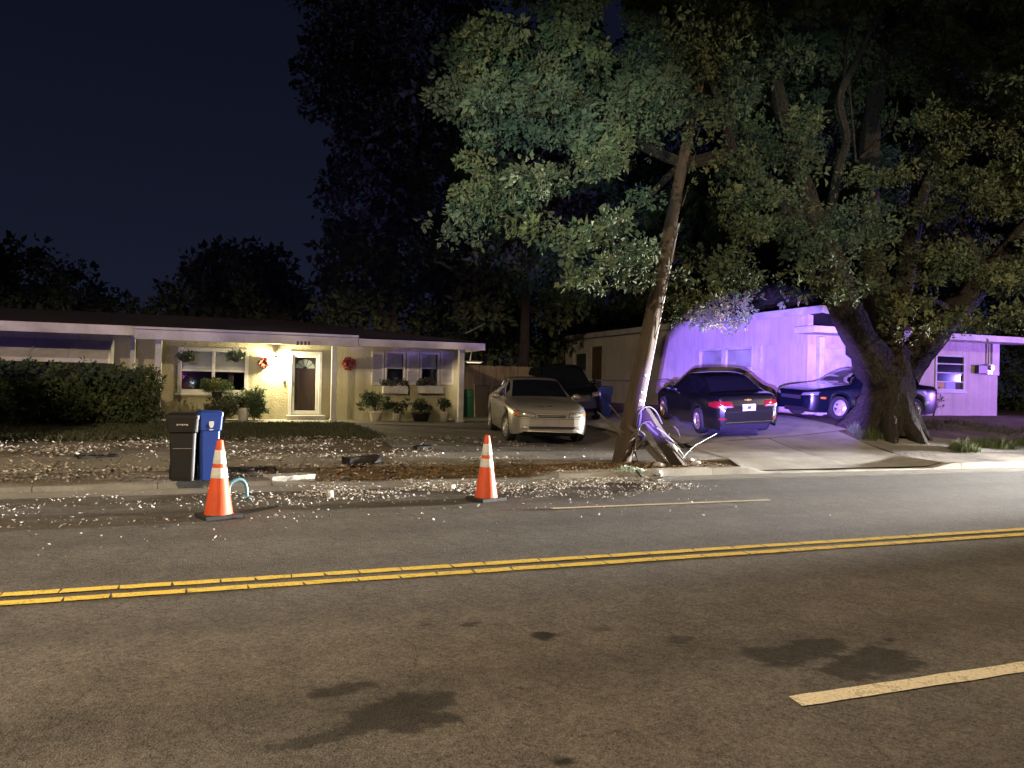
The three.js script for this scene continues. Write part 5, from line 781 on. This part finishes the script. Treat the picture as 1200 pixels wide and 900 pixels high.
{ // patrol car standing on the near side, behind the viewer
  const h = [0.28, -0.96]; const { T, patch, fin } = buildCar('patrol_car', 'white patrol car on the near kerb with grille strobes and spotlight on', SEDAN, M.policePaint, { pos: [-2.6, 0.13, 4.6], heading: h, spokes: 8, rim: M.darkSteel });
  mesh('light_bar', box(-0.25, 0.05, 1.43, 1.56, -0.6, 0.6, 0.04), M.darkSteel, T); fin(); T.updateMatrixWorld(true);
  lamp(T, 'blue_lamp', [2.55, 0.7, -0.08], 0.03, BLUE, 40); lamp(T, 'red_lamp', [2.55, 0.98, 0.08], 0.03, RED, 40); mesh('push_bar', [box(2.3, 2.5, 0.6, 0.64, -0.3, 0.3, 0.01), box(2.3, 2.34, 0.3, 0.6, -0.3, -0.25, 0.01), box(2.3, 2.34, 0.3, 0.6, 0.25, 0.3, 0.01), box(2.44, 2.5, 0.645, 1.0, -0.15, 0.15, 0.01)], M.black, T); lamp(T, 'blue_lamp', [0.1, 1.5, -0.45], 0.06, BLUE, 40); lamp(T, 'red_lamp', [0.1, 1.5, 0.45], 0.06, RED, 40);
  const aim = V(16.58, 1.5, -21.35);
  spot(T, [2.62, 0.7, -0.08], aim, BLUE, I.blueGrille, 0.118, 0.12, 0.25, 'blue_beam'); spot(T, [2.62, 0.98, 0.08], aim, RED, I.redGrille, 0.118, 0.12, 0.25, 'red_beam'); spot(T, [2.62, 0.98, 0.12], aim, BLUE, I.blueGrille * 0.33, 0.118, 0.12, 0.25, 'blue_beam');
  for (const [z, y] of [[-0.08, 0.7], [0.08, 0.98]]) mesh('strobe_housing', [box(2.58, 3.1, y - 0.03, y - (y < 0.8 ? 0.003 : 0.0075), z - 0.14, z + 0.14), box(2.58, 3.1, y + 0.047, y + 0.061, z - 0.14, z + 0.14)], M.black, T);
  const aimL = onPlane(250, 415, 24); for (const z of [-0.45, 0.45]) mesh('strobe_housing', box(0.2, 0.72, 1.482, 1.5015, z - 0.15, z + 0.15), M.black, T); spot(T, [0.25, 1.5, -0.45], aimL, BLUE, I.blueBar, 0.36, 0.6, 0.3, 'blue_beam'); spot(T, [0.25, 1.5, 0.45], aimL, RED, I.redBar, 0.36, 0.6, 0.3, 'red_beam');
  lamp(T, 'spot_lamp', [0.62, 1.12, -0.98], 0.07, COOL, 30); lamp(T, 'spot_lamp', [0.62, 1.12, 0.98], 0.07, COOL, 30);
  spot(T, [0.74, 1.14, -0.98], onPlane(645, 180, 13), COOL, I.spotLamp, 0.16, 1, 4, 'spotlight_beam'); spot(T, [0.74, 1.14, 0.98], onPlane(960, 165, 14.5), COOL, I.spotLamp * 0.6, 0.13, 1, 4, 'spotlight_beam');
}
// street lamps on the near side of the road (out of the picture)
function streetLamp(label, x, p, intensity, color, turn = 0, angle = 0) {
  const T = thing('street_lamp', label, 'street lamp', [x, 0.12, -p], turn); mesh('pole', limb([V(0, -0.1, 0), V(0, 4, 0), V(0, 8, 0), V(0, 9, -0.5), V(0, 9.3, -1.9)], [0.11, 0.09, 0.07, 0.05, 0.04], 10, 2, 0), M.steel, T);
  mesh('head', box(-0.16, 0.16, 9.24, 9.38, -2.7, -1.85, 0.05), M.steel, T); mesh('lamp_lens', box(-0.12, 0.12, 9.215, 9.236, -2.6, -2.0), new THREE.MeshStandardMaterial({ color: C(0.8, 0.8, 0.8), emissive: C(...color), emissiveIntensity: 20 }), T);
  T.updateMatrixWorld(true); const down = T.localToWorld(V(0, 0, -2.3)); if (angle) spot(T, [0, 9.19, -2.3], down, color, intensity, angle, 0.04, 6, 'street_light'); else { const s = new THREE.PointLight(C(...color), intensity); s.position.set(0, 9.12, -2.3); s.castShadow = true; s.shadow.radius = 3; s.name = 'street_light'; T.add(s); }
}
streetLamp('steel street lamp on the near kerb left of the viewer', -7.5, -0.6, I.streetLeft, [1, 0.76, 0.48], 0, 1.49);
streetLamp('steel street lamp on the near kerb far to the right', 18, -0.6, I.streetRight, [1, 0.77, 0.48], 0, 1.56);
console.log('cars and lamps done');

// ---------------------------------------------------------------- street things
function cone(label, px, py) {
  const c = onGround(px, py), T = thing('traffic_cone', label, 'traffic cone', [c.x, 0.012, c.z], 0.35);
  const rr = (y) => lerp(0.152, 0.036, y / 0.84), seg = (y0, y1, m, nm, out = 0, parent = T) => mesh(nm, new THREE.LatheGeometry([[rr(y0) + out, y0 + 0.03], [rr(y1) + out, y1 + 0.03]].map((a) => new THREE.Vector2(...a)), 32), m, parent);
  const sh = new THREE.Shape(); sh.moveTo(-0.2, -0.185); for (const [x, y] of [[0.2, -0.185], [0.205, -0.15], [0.205, 0.15], [0.2, 0.185], [-0.2, 0.185], [-0.205, 0.15], [-0.205, -0.15]]) sh.lineTo(x, y); const bg = new THREE.ExtrudeGeometry(sh, { depth: 0.032, bevelEnabled: true, bevelSize: 0.008, bevelThickness: 0.006, bevelSegments: 2 }); bg.rotateX(-Math.PI / 2); mesh('base', bg, M.rubber, T);
  const body = mesh('body', new THREE.LatheGeometry([[0.165, 0.03], [rr(0) + 0.002, 0.05], [rr(0.42), 0.45], [rr(0.84), 0.87], [0.034, 0.885], [0.03, 0.86]].map((a) => new THREE.Vector2(...a)), 32), M.orange, T);
  seg(0.42, 0.535, M.reflective, 'reflective_band', 0.003); seg(0.58, 0.735, M.reflective, 'reflective_band', 0.003);
}
cone('orange traffic cone with white bands in front of the wheeled bins', 256, 607);
cone('orange traffic cone with white bands between the bins and the leaning pole', 569.5, 586.5);
function bin(name, label, px, py, turn, m, lidM, h, extra, narrow = 0.72) {
  const c = onGround(px, py), T = thing(name, label, 'wheeled bin', [c.x, groundH(c.x, -c.z) - 0.005, c.z], turn); T.scale.set(narrow, 0.9, narrow);
  const ring = (w, d, y, r) => { const p = []; for (const [sx, sz, a0] of [[1, 1, 0], [-1, 1, 1], [-1, -1, 2], [1, -1, 3]]) for (let k = 0; k <= 4; k++) { const a = (a0 + k / 4) * Math.PI / 2; p.push([sx * (w / 2 - r) + Math.cos(a) * r, y, sz * (d / 2 - r) + Math.sin(a) * r]); } return p; };
  const loft = (rings, caps = true) => { const n = rings[0].length, pos = rings.flat(2), idx = []; for (let j = 0; j < rings.length - 1; j++) for (let i = 0; i < n; i++) { const a = j * n + i, b = j * n + (i + 1) % n; idx.push(a, a + n, b, b, a + n, b + n); } if (caps) { for (let i = 1; i < n - 1; i++) idx.push(0, i, i + 1); const o = (rings.length - 1) * n; for (let i = 1; i < n - 1; i++) idx.push(o, o + i + 1, o + i); } const g = new THREE.BufferGeometry(); g.setAttribute('position', new THREE.Float32BufferAttribute(pos, 3)); g.setIndex(idx); const q = g.toNonIndexed(); q.computeVertexNormals(); return q; };
  mesh('body', loft([ring(0.42, 0.5, 0.03, 0.05), ring(0.44, 0.53, 0.1, 0.07), ring(0.5, 0.6, h * 0.72, 0.07), ring(0.56, 0.68, h * 0.74, 0.07), ring(0.6, 0.72, h * 0.93, 0.06), ring(0.62, 0.74, h * 0.93, 0.06), ring(0.62, 0.74, h * 0.955, 0.06)]), m, T);
  mesh('lid', loft([ring(0.63, 0.76, h * 0.957, 0.07), ring(0.63, 0.76, h * 0.98, 0.07), ring(0.52, 0.62, h * 1.01, 0.1)]), lidM, T);
  mesh('handle', [bar(V(-0.24, h * 0.93, -0.43), V(0.24, h * 0.93, -0.43), 0.016), bar(V(-0.24, h * 0.93, -0.43), V(-0.24, h * 0.9, -0.33), 0.016), bar(V(0.24, h * 0.93, -0.43), V(0.24, h * 0.9, -0.33), 0.016)], m, T);
  for (const s of [-1, 1]) mesh('wheel', (() => { const g = new THREE.CylinderGeometry(0.13, 0.13, 0.06, 20); g.rotateZ(Math.PI / 2); g.translate(s * 0.27, 0.13, -0.24); return g; })(), M.rubber, T);
  mesh('grab_bar', bar(V(-0.17, h * 0.5, 0.275), V(0.17, h * 0.5, 0.275), 0.014), extra === 'bar' ? M.steel : m, T); return T;
}
{
  const b1 = bin('wheeled_bin', 'black wheeled bin with a pale grab bar beside the blue bin', 215.5, 564, -0.12, M.plasticBlack, M.plasticBlack, 1.08, 'bar');
  for (let k = 0; k < 5; k++) mesh('lid_lettering', box(-0.1 + k * 0.044, -0.066 + k * 0.044, 0.9 + 0.008 * (k % 2), 0.925, 0.358, 0.363), M.whiteTrim, b1).rotation.y = 0;
  const b2 = bin('wheeled_bin', 'blue wheeled recycling bin with a white emblem at the kerb', 243.5, 564.5, 0.12, M.plasticBlue, M.plasticBlue, 1.12, '', 0.56);
  const leaf = new THREE.Shape(); leaf.moveTo(0, 0.11); leaf.quadraticCurveTo(0.075, 0.05, 0.055, -0.03); leaf.quadraticCurveTo(0.03, -0.07, 0, -0.07); leaf.quadraticCurveTo(-0.03, -0.07, -0.055, -0.03); leaf.quadraticCurveTo(-0.075, 0.05, 0, 0.11); const lg = new THREE.ExtrudeGeometry(leaf, { depth: 0.004, bevelEnabled: false }); lg.rotateX(-0.09); lg.translate(0.02, 0.93, 0.352); mesh('emblem', lg, M.white, b2); mesh('emblem_line', box(-0.03, 0.07, 0.825, 0.84, 0.345, 0.353), M.white, b2);
  bin('wheeled_bin', 'blue wheeled bin standing dark beside the sport utility car', 709, 489, -0.4, M.plasticBlue, M.plasticBlue, 1.1);
}
{ // green bin and leaning board by the fence
  const p = 27.4, c = onPlane(551, 470, p), T = bin('wheeled_bin', 'green wheeled bin in front of the timber fence', 551, 490, 0, M.plasticGreen, M.plasticGreen, 1.12); T.position.set(c.x, 0.35, -p);
  const b = onPlane(566, 470, 26.9), B = thing('dark_board', 'dark panel leaning by the green bin', 'panel', [b.x, 0.35, -26.9]); const g = box(-0.28, 0.28, 0, 1.2, -0.03, 0, 0.005); g.rotateX(-0.12); mesh('panel', g, M.darkWood, B); const g2 = box(-0.32, -0.282, 0, 1.22, -0.04, 0.01, 0.005); g2.rotateX(-0.12); mesh('edge_strip', g2, M.fence, B);
  shrub('leafy bush between the dark panel and the silver sedan', 583, 480, 26.3, 1.0, 0.6, [0.04, 0.08, 0.04], 131);
}
{ // bent pale blue pipe hoop in the gutter
  const c = onGround(278, 584), T = thing('pipe_hoop', 'bent pale blue pipe hoop standing behind the cone', 'pipe', [c.x, 0.012, c.z], 0.35);
  mesh('hoop', tube([V(-0.13, -0.02, 0), V(-0.13, 0.16, 0), V(-0.08, 0.24, 0), V(0.02, 0.27, 0), V(0.1, 0.23, 0), V(0.14, 0.13, 0), V(0.15, 0, 0)], 0.028, 40, 12), M.cyanPipe, T); T.scale.setScalar(0.88); mesh('foot', box(0.08, 0.22, -0.012, 0.012, -0.07, 0.07, 0.01), M.cyanPipe, T);
}
function chunk(name, label, category, px0, py0, px1, py1, depth, m, seed, rot = 0, group) { // broken block lying on the ground, its width and height read from the picture
  const a = onGround((px0 + px1) / 2, py1), k = a.distanceTo(camera.position) / F, w = (px1 - px0) * k, h = (py1 - py0) * k, R = rng(seed);
  const g = new THREE.BoxGeometry(w, h, depth, 8, 3, 4), P = g.attributes.position; for (let i = 0; i < P.count; i++) { const n = (s) => (vnoise(P.getX(i) * 14 + seed, P.getY(i) * 14 + P.getZ(i) * 9 + s, seed) - 0.5) * 0.05 * Math.min(1, h / 0.1); P.setXYZ(i, P.getX(i) + n(1), P.getY(i) + n(2) * 0.6, P.getZ(i) + n(3)); } g.computeVertexNormals();
  const o = mesh(name, metreUV(g), m, scene); o.position.set(a.x, a.y + h / 2 - 0.01, a.z - depth / 2); o.rotation.y = rot; return tag(o, label, category, group);
}
chunk('bumper_piece', 'black box shaped bumper fragment lying on the pavement', 'debris', 406, 535, 448, 546.5, 0.3, M.plasticBlack, 3, 0.34);
chunk('plastic_fragment', 'small black plastic fragment on the driveway edge', 'debris', 487, 522.5, 505, 528.5, 0.25, M.plasticBlack, 4, 0.2);
chunk('rubber_strip', 'flat black strip lying left of the bins', 'debris', 94, 534, 131, 538.5, 0.25, M.plasticBlack, 5, 0.34);
chunk('concrete_slab', 'pale broken concrete slab at the kerb between the cones', 'debris', 316, 557, 365, 565, 0.35, M.concretePale, 6, 0.34);
chunk('stone', 'round pale stone lying in the gutter', 'stone', 383, 575, 390, 583, 0.1, M.whiteTrim, 7, 0.3);
chunk('stone', 'small white lump lying in the gutter beside the second cone', 'stone', 526, 568, 533, 574, 0.08, M.whiteTrim, 8, 0.3);
// ---- leaning broken utility pole
{
  const P = 13.55, a = onPlane(727, 541, P), T = thing('utility_pole', 'broken wooden utility pole leaning into the oak canopy', 'pole', [a.x, groundH(a.x, P) - 0.05, -P]);
  const top = onPlane(828, 60, P - 0.3).sub(T.position), d = top.clone();
  const pts = [0, 0.25, 0.5, 0.75, 1].map((t) => d.clone().multiplyScalar(t).add(V(0.02 * Math.sin(t * 5), 0, 0))); pts[0].y = -0.05;
  mesh('shaft', limb(pts, [0.185, 0.155, 0.13, 0.105, 0.085], 20, 4, 0.06, 12), M.pole, T);
  const at = (t) => d.clone().multiplyScalar(t), R = rng(141);
  for (const [t, m] of [[0.155, M.whiteTrim], [0.175, M.alloy], [0.215, M.alloy]]) { const c = at(t), g = new THREE.CylinderGeometry(0.19, 0.192, 0.035, 20, 1, true, 0.1, 0.7); const q = new THREE.Quaternion().setFromUnitVectors(V(0, 1, 0), d.clone().normalize()); g.applyQuaternion(q); g.translate(c.x, c.y, c.z); mesh('tag_plate', g, Object.assign(m, { side: THREE.DoubleSide }), T); }
  const con = at(0.02).add(V(0.2, 0, 0.06)); mesh('conduit', tube([con, at(0.1).add(V(0.19, 0, 0.07)), at(0.22).add(V(0.175, 0, 0.06)), at(0.4).add(V(0.16, 0, 0.05)), at(0.58).add(V(0.15, 0, 0.04))], 0.028, 30, 8), mat(0.34, 0.32, 0.34, 0.65), T);
  for (let k = 0; k < 7; k++) { const t = 0.3 + k * 0.08; const s = mesh('splinter', limb([at(t).add(V(0.1, 0, 0.12)), at(t + 0.03).add(V(0.13, 0, 0.14)), at(t + 0.05).add(V(0.15, 0.02, 0.15))], [0.012, 0.01, 0.003], 5, k), M.pole, T); }
}
{ // wreckage at the foot of the pole: each broken piece is a thing
  const P = 13.25, Q = (px, py, p = P) => onPlane(px, py, p);
  function piece(name, label, category, geo, m, group) { const g = Array.isArray(geo) ? merge(geo) : geo; g.computeBoundingBox(); const c = g.boundingBox.getCenter(V(0, 0, 0)), y = g.boundingBox.min.y; g.translate(-c.x, -y, -c.z); const o = mesh(name, g, m, scene); o.position.set(c.x, y, c.z); return tag(o, label, category, group); }
  function beam(a, b, w, h, seed) { const d = b.clone().sub(a), L = d.length(), g = new THREE.BoxGeometry(L, h, w, 14, 3, 3), pp = g.attributes.position; for (let i = 0; i < pp.count; i++) { const e = Math.max(0, Math.abs(pp.getX(i)) / L * 2 - 0.75) * 4, n = (vnoise(pp.getY(i) * 60 + seed, pp.getZ(i) * 60, seed) - 0.5); pp.setX(i, pp.getX(i) + e * n * 0.25); pp.setY(i, pp.getY(i) + (vnoise(pp.getX(i) * 6, pp.getZ(i) * 20, seed) - 0.5) * 0.02); } g.computeVertexNormals(); const m = metreUV(g); const X = d.normalize(), Z = X.clone().cross(V(0, 1, 0)).normalize(), Y = Z.clone().cross(X); m.applyMatrix4(new THREE.Matrix4().makeBasis(X, Y, Z)); const mid = a.clone().add(b).multiplyScalar(0.5); m.translate(mid.x, mid.y, mid.z); return m; }
  const rusty = mat(0.17, 0.145, 0.12, 0.75, { map: mottled, bumpMap: grainTex, bumpScale: 0.006 });
  piece('broken_crossarm', 'splintered dark timber crossarm leaning behind the bracket frame', 'debris', beam(Q(752, 478, 13.5), Q(797, 547, 12.75), 0.16, 0.2, 3), M.darkWood);
  piece('steel_channel', 'pale steel channel leaning against the pole foot', 'debris', [beam(Q(744, 503, 13.35), Q(781, 541, 12.9), 0.1, 0.03, 5), beam(Q(742, 507, 13.37), Q(778, 545, 12.92), 0.02, 0.09, 6)], rusty);
  piece('broken_plank', 'dark broken plank lying beside the steel channel', 'debris', beam(Q(747, 510, 13.5), Q(783, 546, 13.1), 0.1, 0.12, 7), M.darkWood);
  piece('metal_strap', 'long bent metal strap sticking out left of the pole', 'debris', [beam(Q(703, 485, 13.6), Q(731, 507, 13.4), 0.06, 0.02, 8), beam(Q(706, 489, 13.62), Q(728, 509, 13.42), 0.02, 0.06, 9)], rusty);
  piece('metal_strap', 'short bent metal strap close to the pole shaft', 'debris', [beam(Q(717, 478, 13.7), Q(732, 496, 13.6), 0.07, 0.02, 10)], rusty);
  piece('wire_loop', 'grey cable arching out of the wreckage', 'debris', tube([Q(746, 500, 13.3), Q(750, 482, 13.3), Q(757, 477, 13.35), Q(764, 478, 13.4), Q(771, 486, 13.45), Q(776, 497, 13.4)], 0.013, 30, 8), rusty);
  piece('wire_loop', 'thin looped cable low in the wreckage', 'debris', tube([Q(744, 510, 13.2), Q(752, 497, 13.15), Q(760, 494, 13.1), Q(766, 500, 13.1)], 0.014, 24, 6), rusty);
  piece('bracket_frame', 'twisted galvanised bracket with bolts among the wreckage', 'debris', [beam(Q(738, 500, 13.2), Q(752, 512, 13.1), 0.05, 0.05, 11), beam(Q(756, 495, 13.2), Q(773, 512, 13.1), 0.04, 0.04, 12), tube([Q(740, 512, 13.1), Q(748, 505, 13.05), Q(756, 512, 13.05), Q(750, 520, 13.1), Q(744, 527, 13.15)], 0.02, 20, 7), bar(Q(737, 516, 13.2), Q(748, 508, 13), 0.016), bar(Q(745, 523, 13.2), Q(757, 515, 13), 0.014)], rusty);
  piece('insulator_string', 'white insulator stub on the broken crossarm', 'debris', [0, 1, 2, 3].map((k) => { const g = new THREE.SphereGeometry(0.05, 12, 8), c = Q(786 + k * 1.6, 518 + k * 3.2, 12.9); g.translate(c.x, c.y, c.z); return g; }), M.reflective);
  piece('guy_wire', 'taut pale wire running from the wreckage toward the black car', 'wire', tube([Q(789, 551, 12.55), Q(800, 537, 13), Q(812, 524, 13.8), Q(818, 520, 14.1), Q(840, 508, 14.8)], 0.006, 30, 6), M.steel);
  piece('timber_wedge', 'dark triangular timber offcut behind the crossarm', 'debris', beam(Q(783, 510, 13.8), Q(806, 526, 13.6), 0.2, 0.02, 15), M.darkWood);
  { const Rw = rng(145); for (let k = 0; k < 16; k++) { const a = Q(738 + Rw() * 62, 500 + Rw() * 42, 12.8 + Rw() * 0.9), L = 0.2 + 0.45 * Rw(), d = V(Rw() - 0.4, -0.2 - 0.5 * Rw(), Rw() - 0.4).normalize().multiplyScalar(L); if (a.y + d.y < groundH(a.x + d.x, -(a.z + d.z))) d.y = groundH(a.x + d.x, -(a.z + d.z)) - a.y; piece('splinter', 'thin broken splinter or rod in the wreckage at the pole foot', 'debris', limb([a, a.clone().addScaledVector(d, 0.5).add(V(0, 0.03, 0)), a.clone().add(d)], [0.016, 0.02, 0.006], 6, k, 0.3), k % 3 ? M.pole : M.steel, 'splinters at the pole foot'); } }
  const R = rng(151), GG = []; const gc = onGround(736, 554); for (let k = 0; k < 60; k++) { const g = new THREE.TetrahedronGeometry(0.012 + 0.026 * R()); g.rotateX(R() * 6); g.rotateY(R() * 6); const r = Math.sqrt(R()) * 0.33, a = R() * 6.28; g.translate(gc.x + Math.cos(a) * r, gc.y + 0.03 + 0.14 * R() * (1 - r / 0.36), gc.z + Math.sin(a) * r * 0.7); GG.push(g); } const gl = piece('green_glass', 'heap of pale green broken glass at the pole foot', 'debris', GG, mat(0.5, 0.66, 0.58, 0.2)); gl.userData.kind = 'stuff';
  piece('cable', 'black cable trailing along the kerb below the pole', 'cable', tube([onGround(745, 552), onGround(752, 560), onGround(765, 564), onGround(778, 562), onGround(795, 559)].map((v) => v.add(V(0, 0.015, 0))), 0.013, 30, 6), M.rubber);
  for (const [i, px, py] of [[0, 770, 556], [1, 808, 541], [2, 772, 547], [3, 815, 545]]) { const c = onGround(px, py), R2 = rng(160 + i), g = new THREE.IcosahedronGeometry(0.06 + 0.03 * R2(), 1), pp = g.attributes.position; for (let k = 0; k < pp.count; k++) { const f = 0.7 + 0.5 * vnoise(pp.getX(k) * 20 + i * 9, pp.getY(k) * 20 + pp.getZ(k) * 13, i); pp.setXYZ(k, pp.getX(k) * f * 1.5, pp.getY(k) * f * 0.8, pp.getZ(k) * f); } g.computeVertexNormals(); g.translate(c.x, c.y + 0.03, c.z); piece('rubble_lump', 'pale broken lump on the kerb beside the crossarm', 'debris', g, i % 2 ? M.whiteTrim : M.concretePale, 'rubble by the broken crossarm'); }
}
// ---- scattered white fragments and fallen leaves
{
  const R = rng(201), chipG = []; for (let v = 0; v < 4; v++) { const sh = new THREE.Shape(), n = 4 + v % 3; for (let k = 0; k < n; k++) { const a = k / n * 6.283 + R() * 0.5, r = 0.6 + 0.5 * R(); k ? sh.lineTo(Math.cos(a) * r, Math.sin(a) * r * 0.75) : sh.moveTo(Math.cos(a) * r, Math.sin(a) * r * 0.75); } const g = new THREE.ExtrudeGeometry(sh, { depth: 0.16, bevelEnabled: false }); g.rotateX(-Math.PI / 2); chipG.push(g); }
  const dens = (x, p) => { // where the fragments lie
    const core = Math.exp(-Math.pow((p - 11.6) / 0.7, 2)) * (0.06 + 0.94 * sstep(-1.5, 4, x)) * (1 - sstep(6.4, 7.8, x)), wide = Math.exp(-Math.pow((p - 10.6) / 1.3, 2)) * 0.06 * (1 - sstep(5.5, 8, x)) * sstep(-8, -2, x), left = Math.exp(-Math.pow((p - 9.6) / 1.2, 2)) * 0.025 * (1 - sstep(0, 3, x)); return core + wide + left; };
  const small = []; let tries = 0; while (small.length < 7000 && tries++ < 200000) { const x = -7 + R() * 15.5, p = 7.8 + R() * 5.2; if (R() > dens(x, p) * (0.08 + 2.1 * sstep(0.4, 0.64, fbm(x * 1.3, p * 2.2, 31, 3)))) continue; const s = 0.007 + 0.026 * R() * R(), v = 0.55 + 0.4 * R(), y = Math.max(0, p > KERB ? groundH(x, p) + 0.01 : 0.004); small.push([place(x, y + s * 0.3, -p, (R() - 0.5) * 1.6, R() * 6.28, (R() - 0.5) * 1.6, s), R() < 0.22 ? C(v * 0.3, v * 0.26, v * 0.22) : C(v, v * 0.98, v * 0.95)]); }
  scatter('fragments', 'dense spill of small white fragments along the gutter', 'debris', chipG[0], M.chip, small);
  let n = 0; tries = 0; while (n < 120 && tries++ < 20000) { const x = -4.5 + R() * 11.6, p = 8.2 + R() * 4.6; if (R() > dens(x, p) + 0.04) continue; const s = 0.016 + 0.03 * R() * R(), v = 0.55 + 0.3 * R(), o = mesh('white_fragment', chipG[n % 4], [M.reflective, M.whiteTrim, M.white][n % 3], scene); const y = p > KERB ? groundH(x, p) + 0.012 : 0.006; o.position.set(x, y + s * 0.25, -p); o.rotation.set((R() - 0.5) * 1.3, R() * 6.28, (R() - 0.5) * 1.3); o.scale.setScalar(s); tag(o, 'larger white broken fragment lying on the road by the gutter', 'debris', 'white fragments scattered on the road'); n++; }
  const leafG = (() => { const g = new THREE.BufferGeometry(); g.setAttribute('position', new THREE.Float32BufferAttribute([-1, 0.1, 0, 0, 0, 0.5, 1, 0.25, 0, -1, 0.1, 0, 1, 0.25, 0, 0, 0.05, -0.5], 3)); g.computeVertexNormals(); return g; })();
  const lv = [], pale = []; for (let k = 0; k < 9000; k++) { const x = -6 + R() * 17, p = KERB + 0.25 + R() * 1.5; if (x > 9.2 || R() > (x < 1.5 ? 0.35 : 1.1) * (1 - sstep(13, 13.9, p)) * (0.3 + 1.2 * fbm(x * 1.3, p * 1.3, 36, 2))) continue; const s = 0.02 + 0.03 * R(), v = 0.5 + 0.9 * R(); lv.push([place(x, groundH(x, p) + 0.008 + 0.02 * R(), -p, (R() - 0.5) * 0.9, R() * 6.28, (R() - 0.5) * 0.9, s), x > 2 - 2 * R() ? C(0.24 * v, 0.15 * v, 0.065 * v) : C(0.2 * v, 0.17 * v, 0.13 * v)]); }
  scatter('fallen_leaves', 'brown fallen leaves on the verge behind the kerb', 'leaves', leafG, M.foliage, lv);
  for (let k = 0; k < 14000; k++) { const x = -8 + R() * 15.5, p = 13.4 + R() * 4.3; const left = 1 - sstep(2.5, 5.5, x); if (R() > (0.25 + left * 0.75) * (0.15 + 1.3 * sstep(0.42, 0.7, fbm(x * 0.8, p * 1.5, 38, 3))) * (1 - 0.8 * sstep(16.9, 17.8, p))) continue; const s = 0.018 + 0.03 * R(), v = 0.5 + 0.7 * R(); pale.push([place(x, groundH(x, p) + 0.032 + 0.02 * R(), -p, (R() - 0.5) * 1.2, R() * 6.28, (R() - 0.5) * 1.2, s), R() < 0.55 ? C(0.62 * v, 0.58 * v, 0.52 * v) : C(0.3 * v, 0.24 * v, 0.17 * v)]); }
  scatter('leaf_litter', 'pale dry litter strewn over the pavement and yard edge', 'leaves', leafG, M.foliage, pale);
}
scene.traverse((o) => { if (o.isMesh) { o.castShadow = true; o.receiveShadow = true; } });
console.log('all done', SPRAYS);
renderer.render(scene, camera);
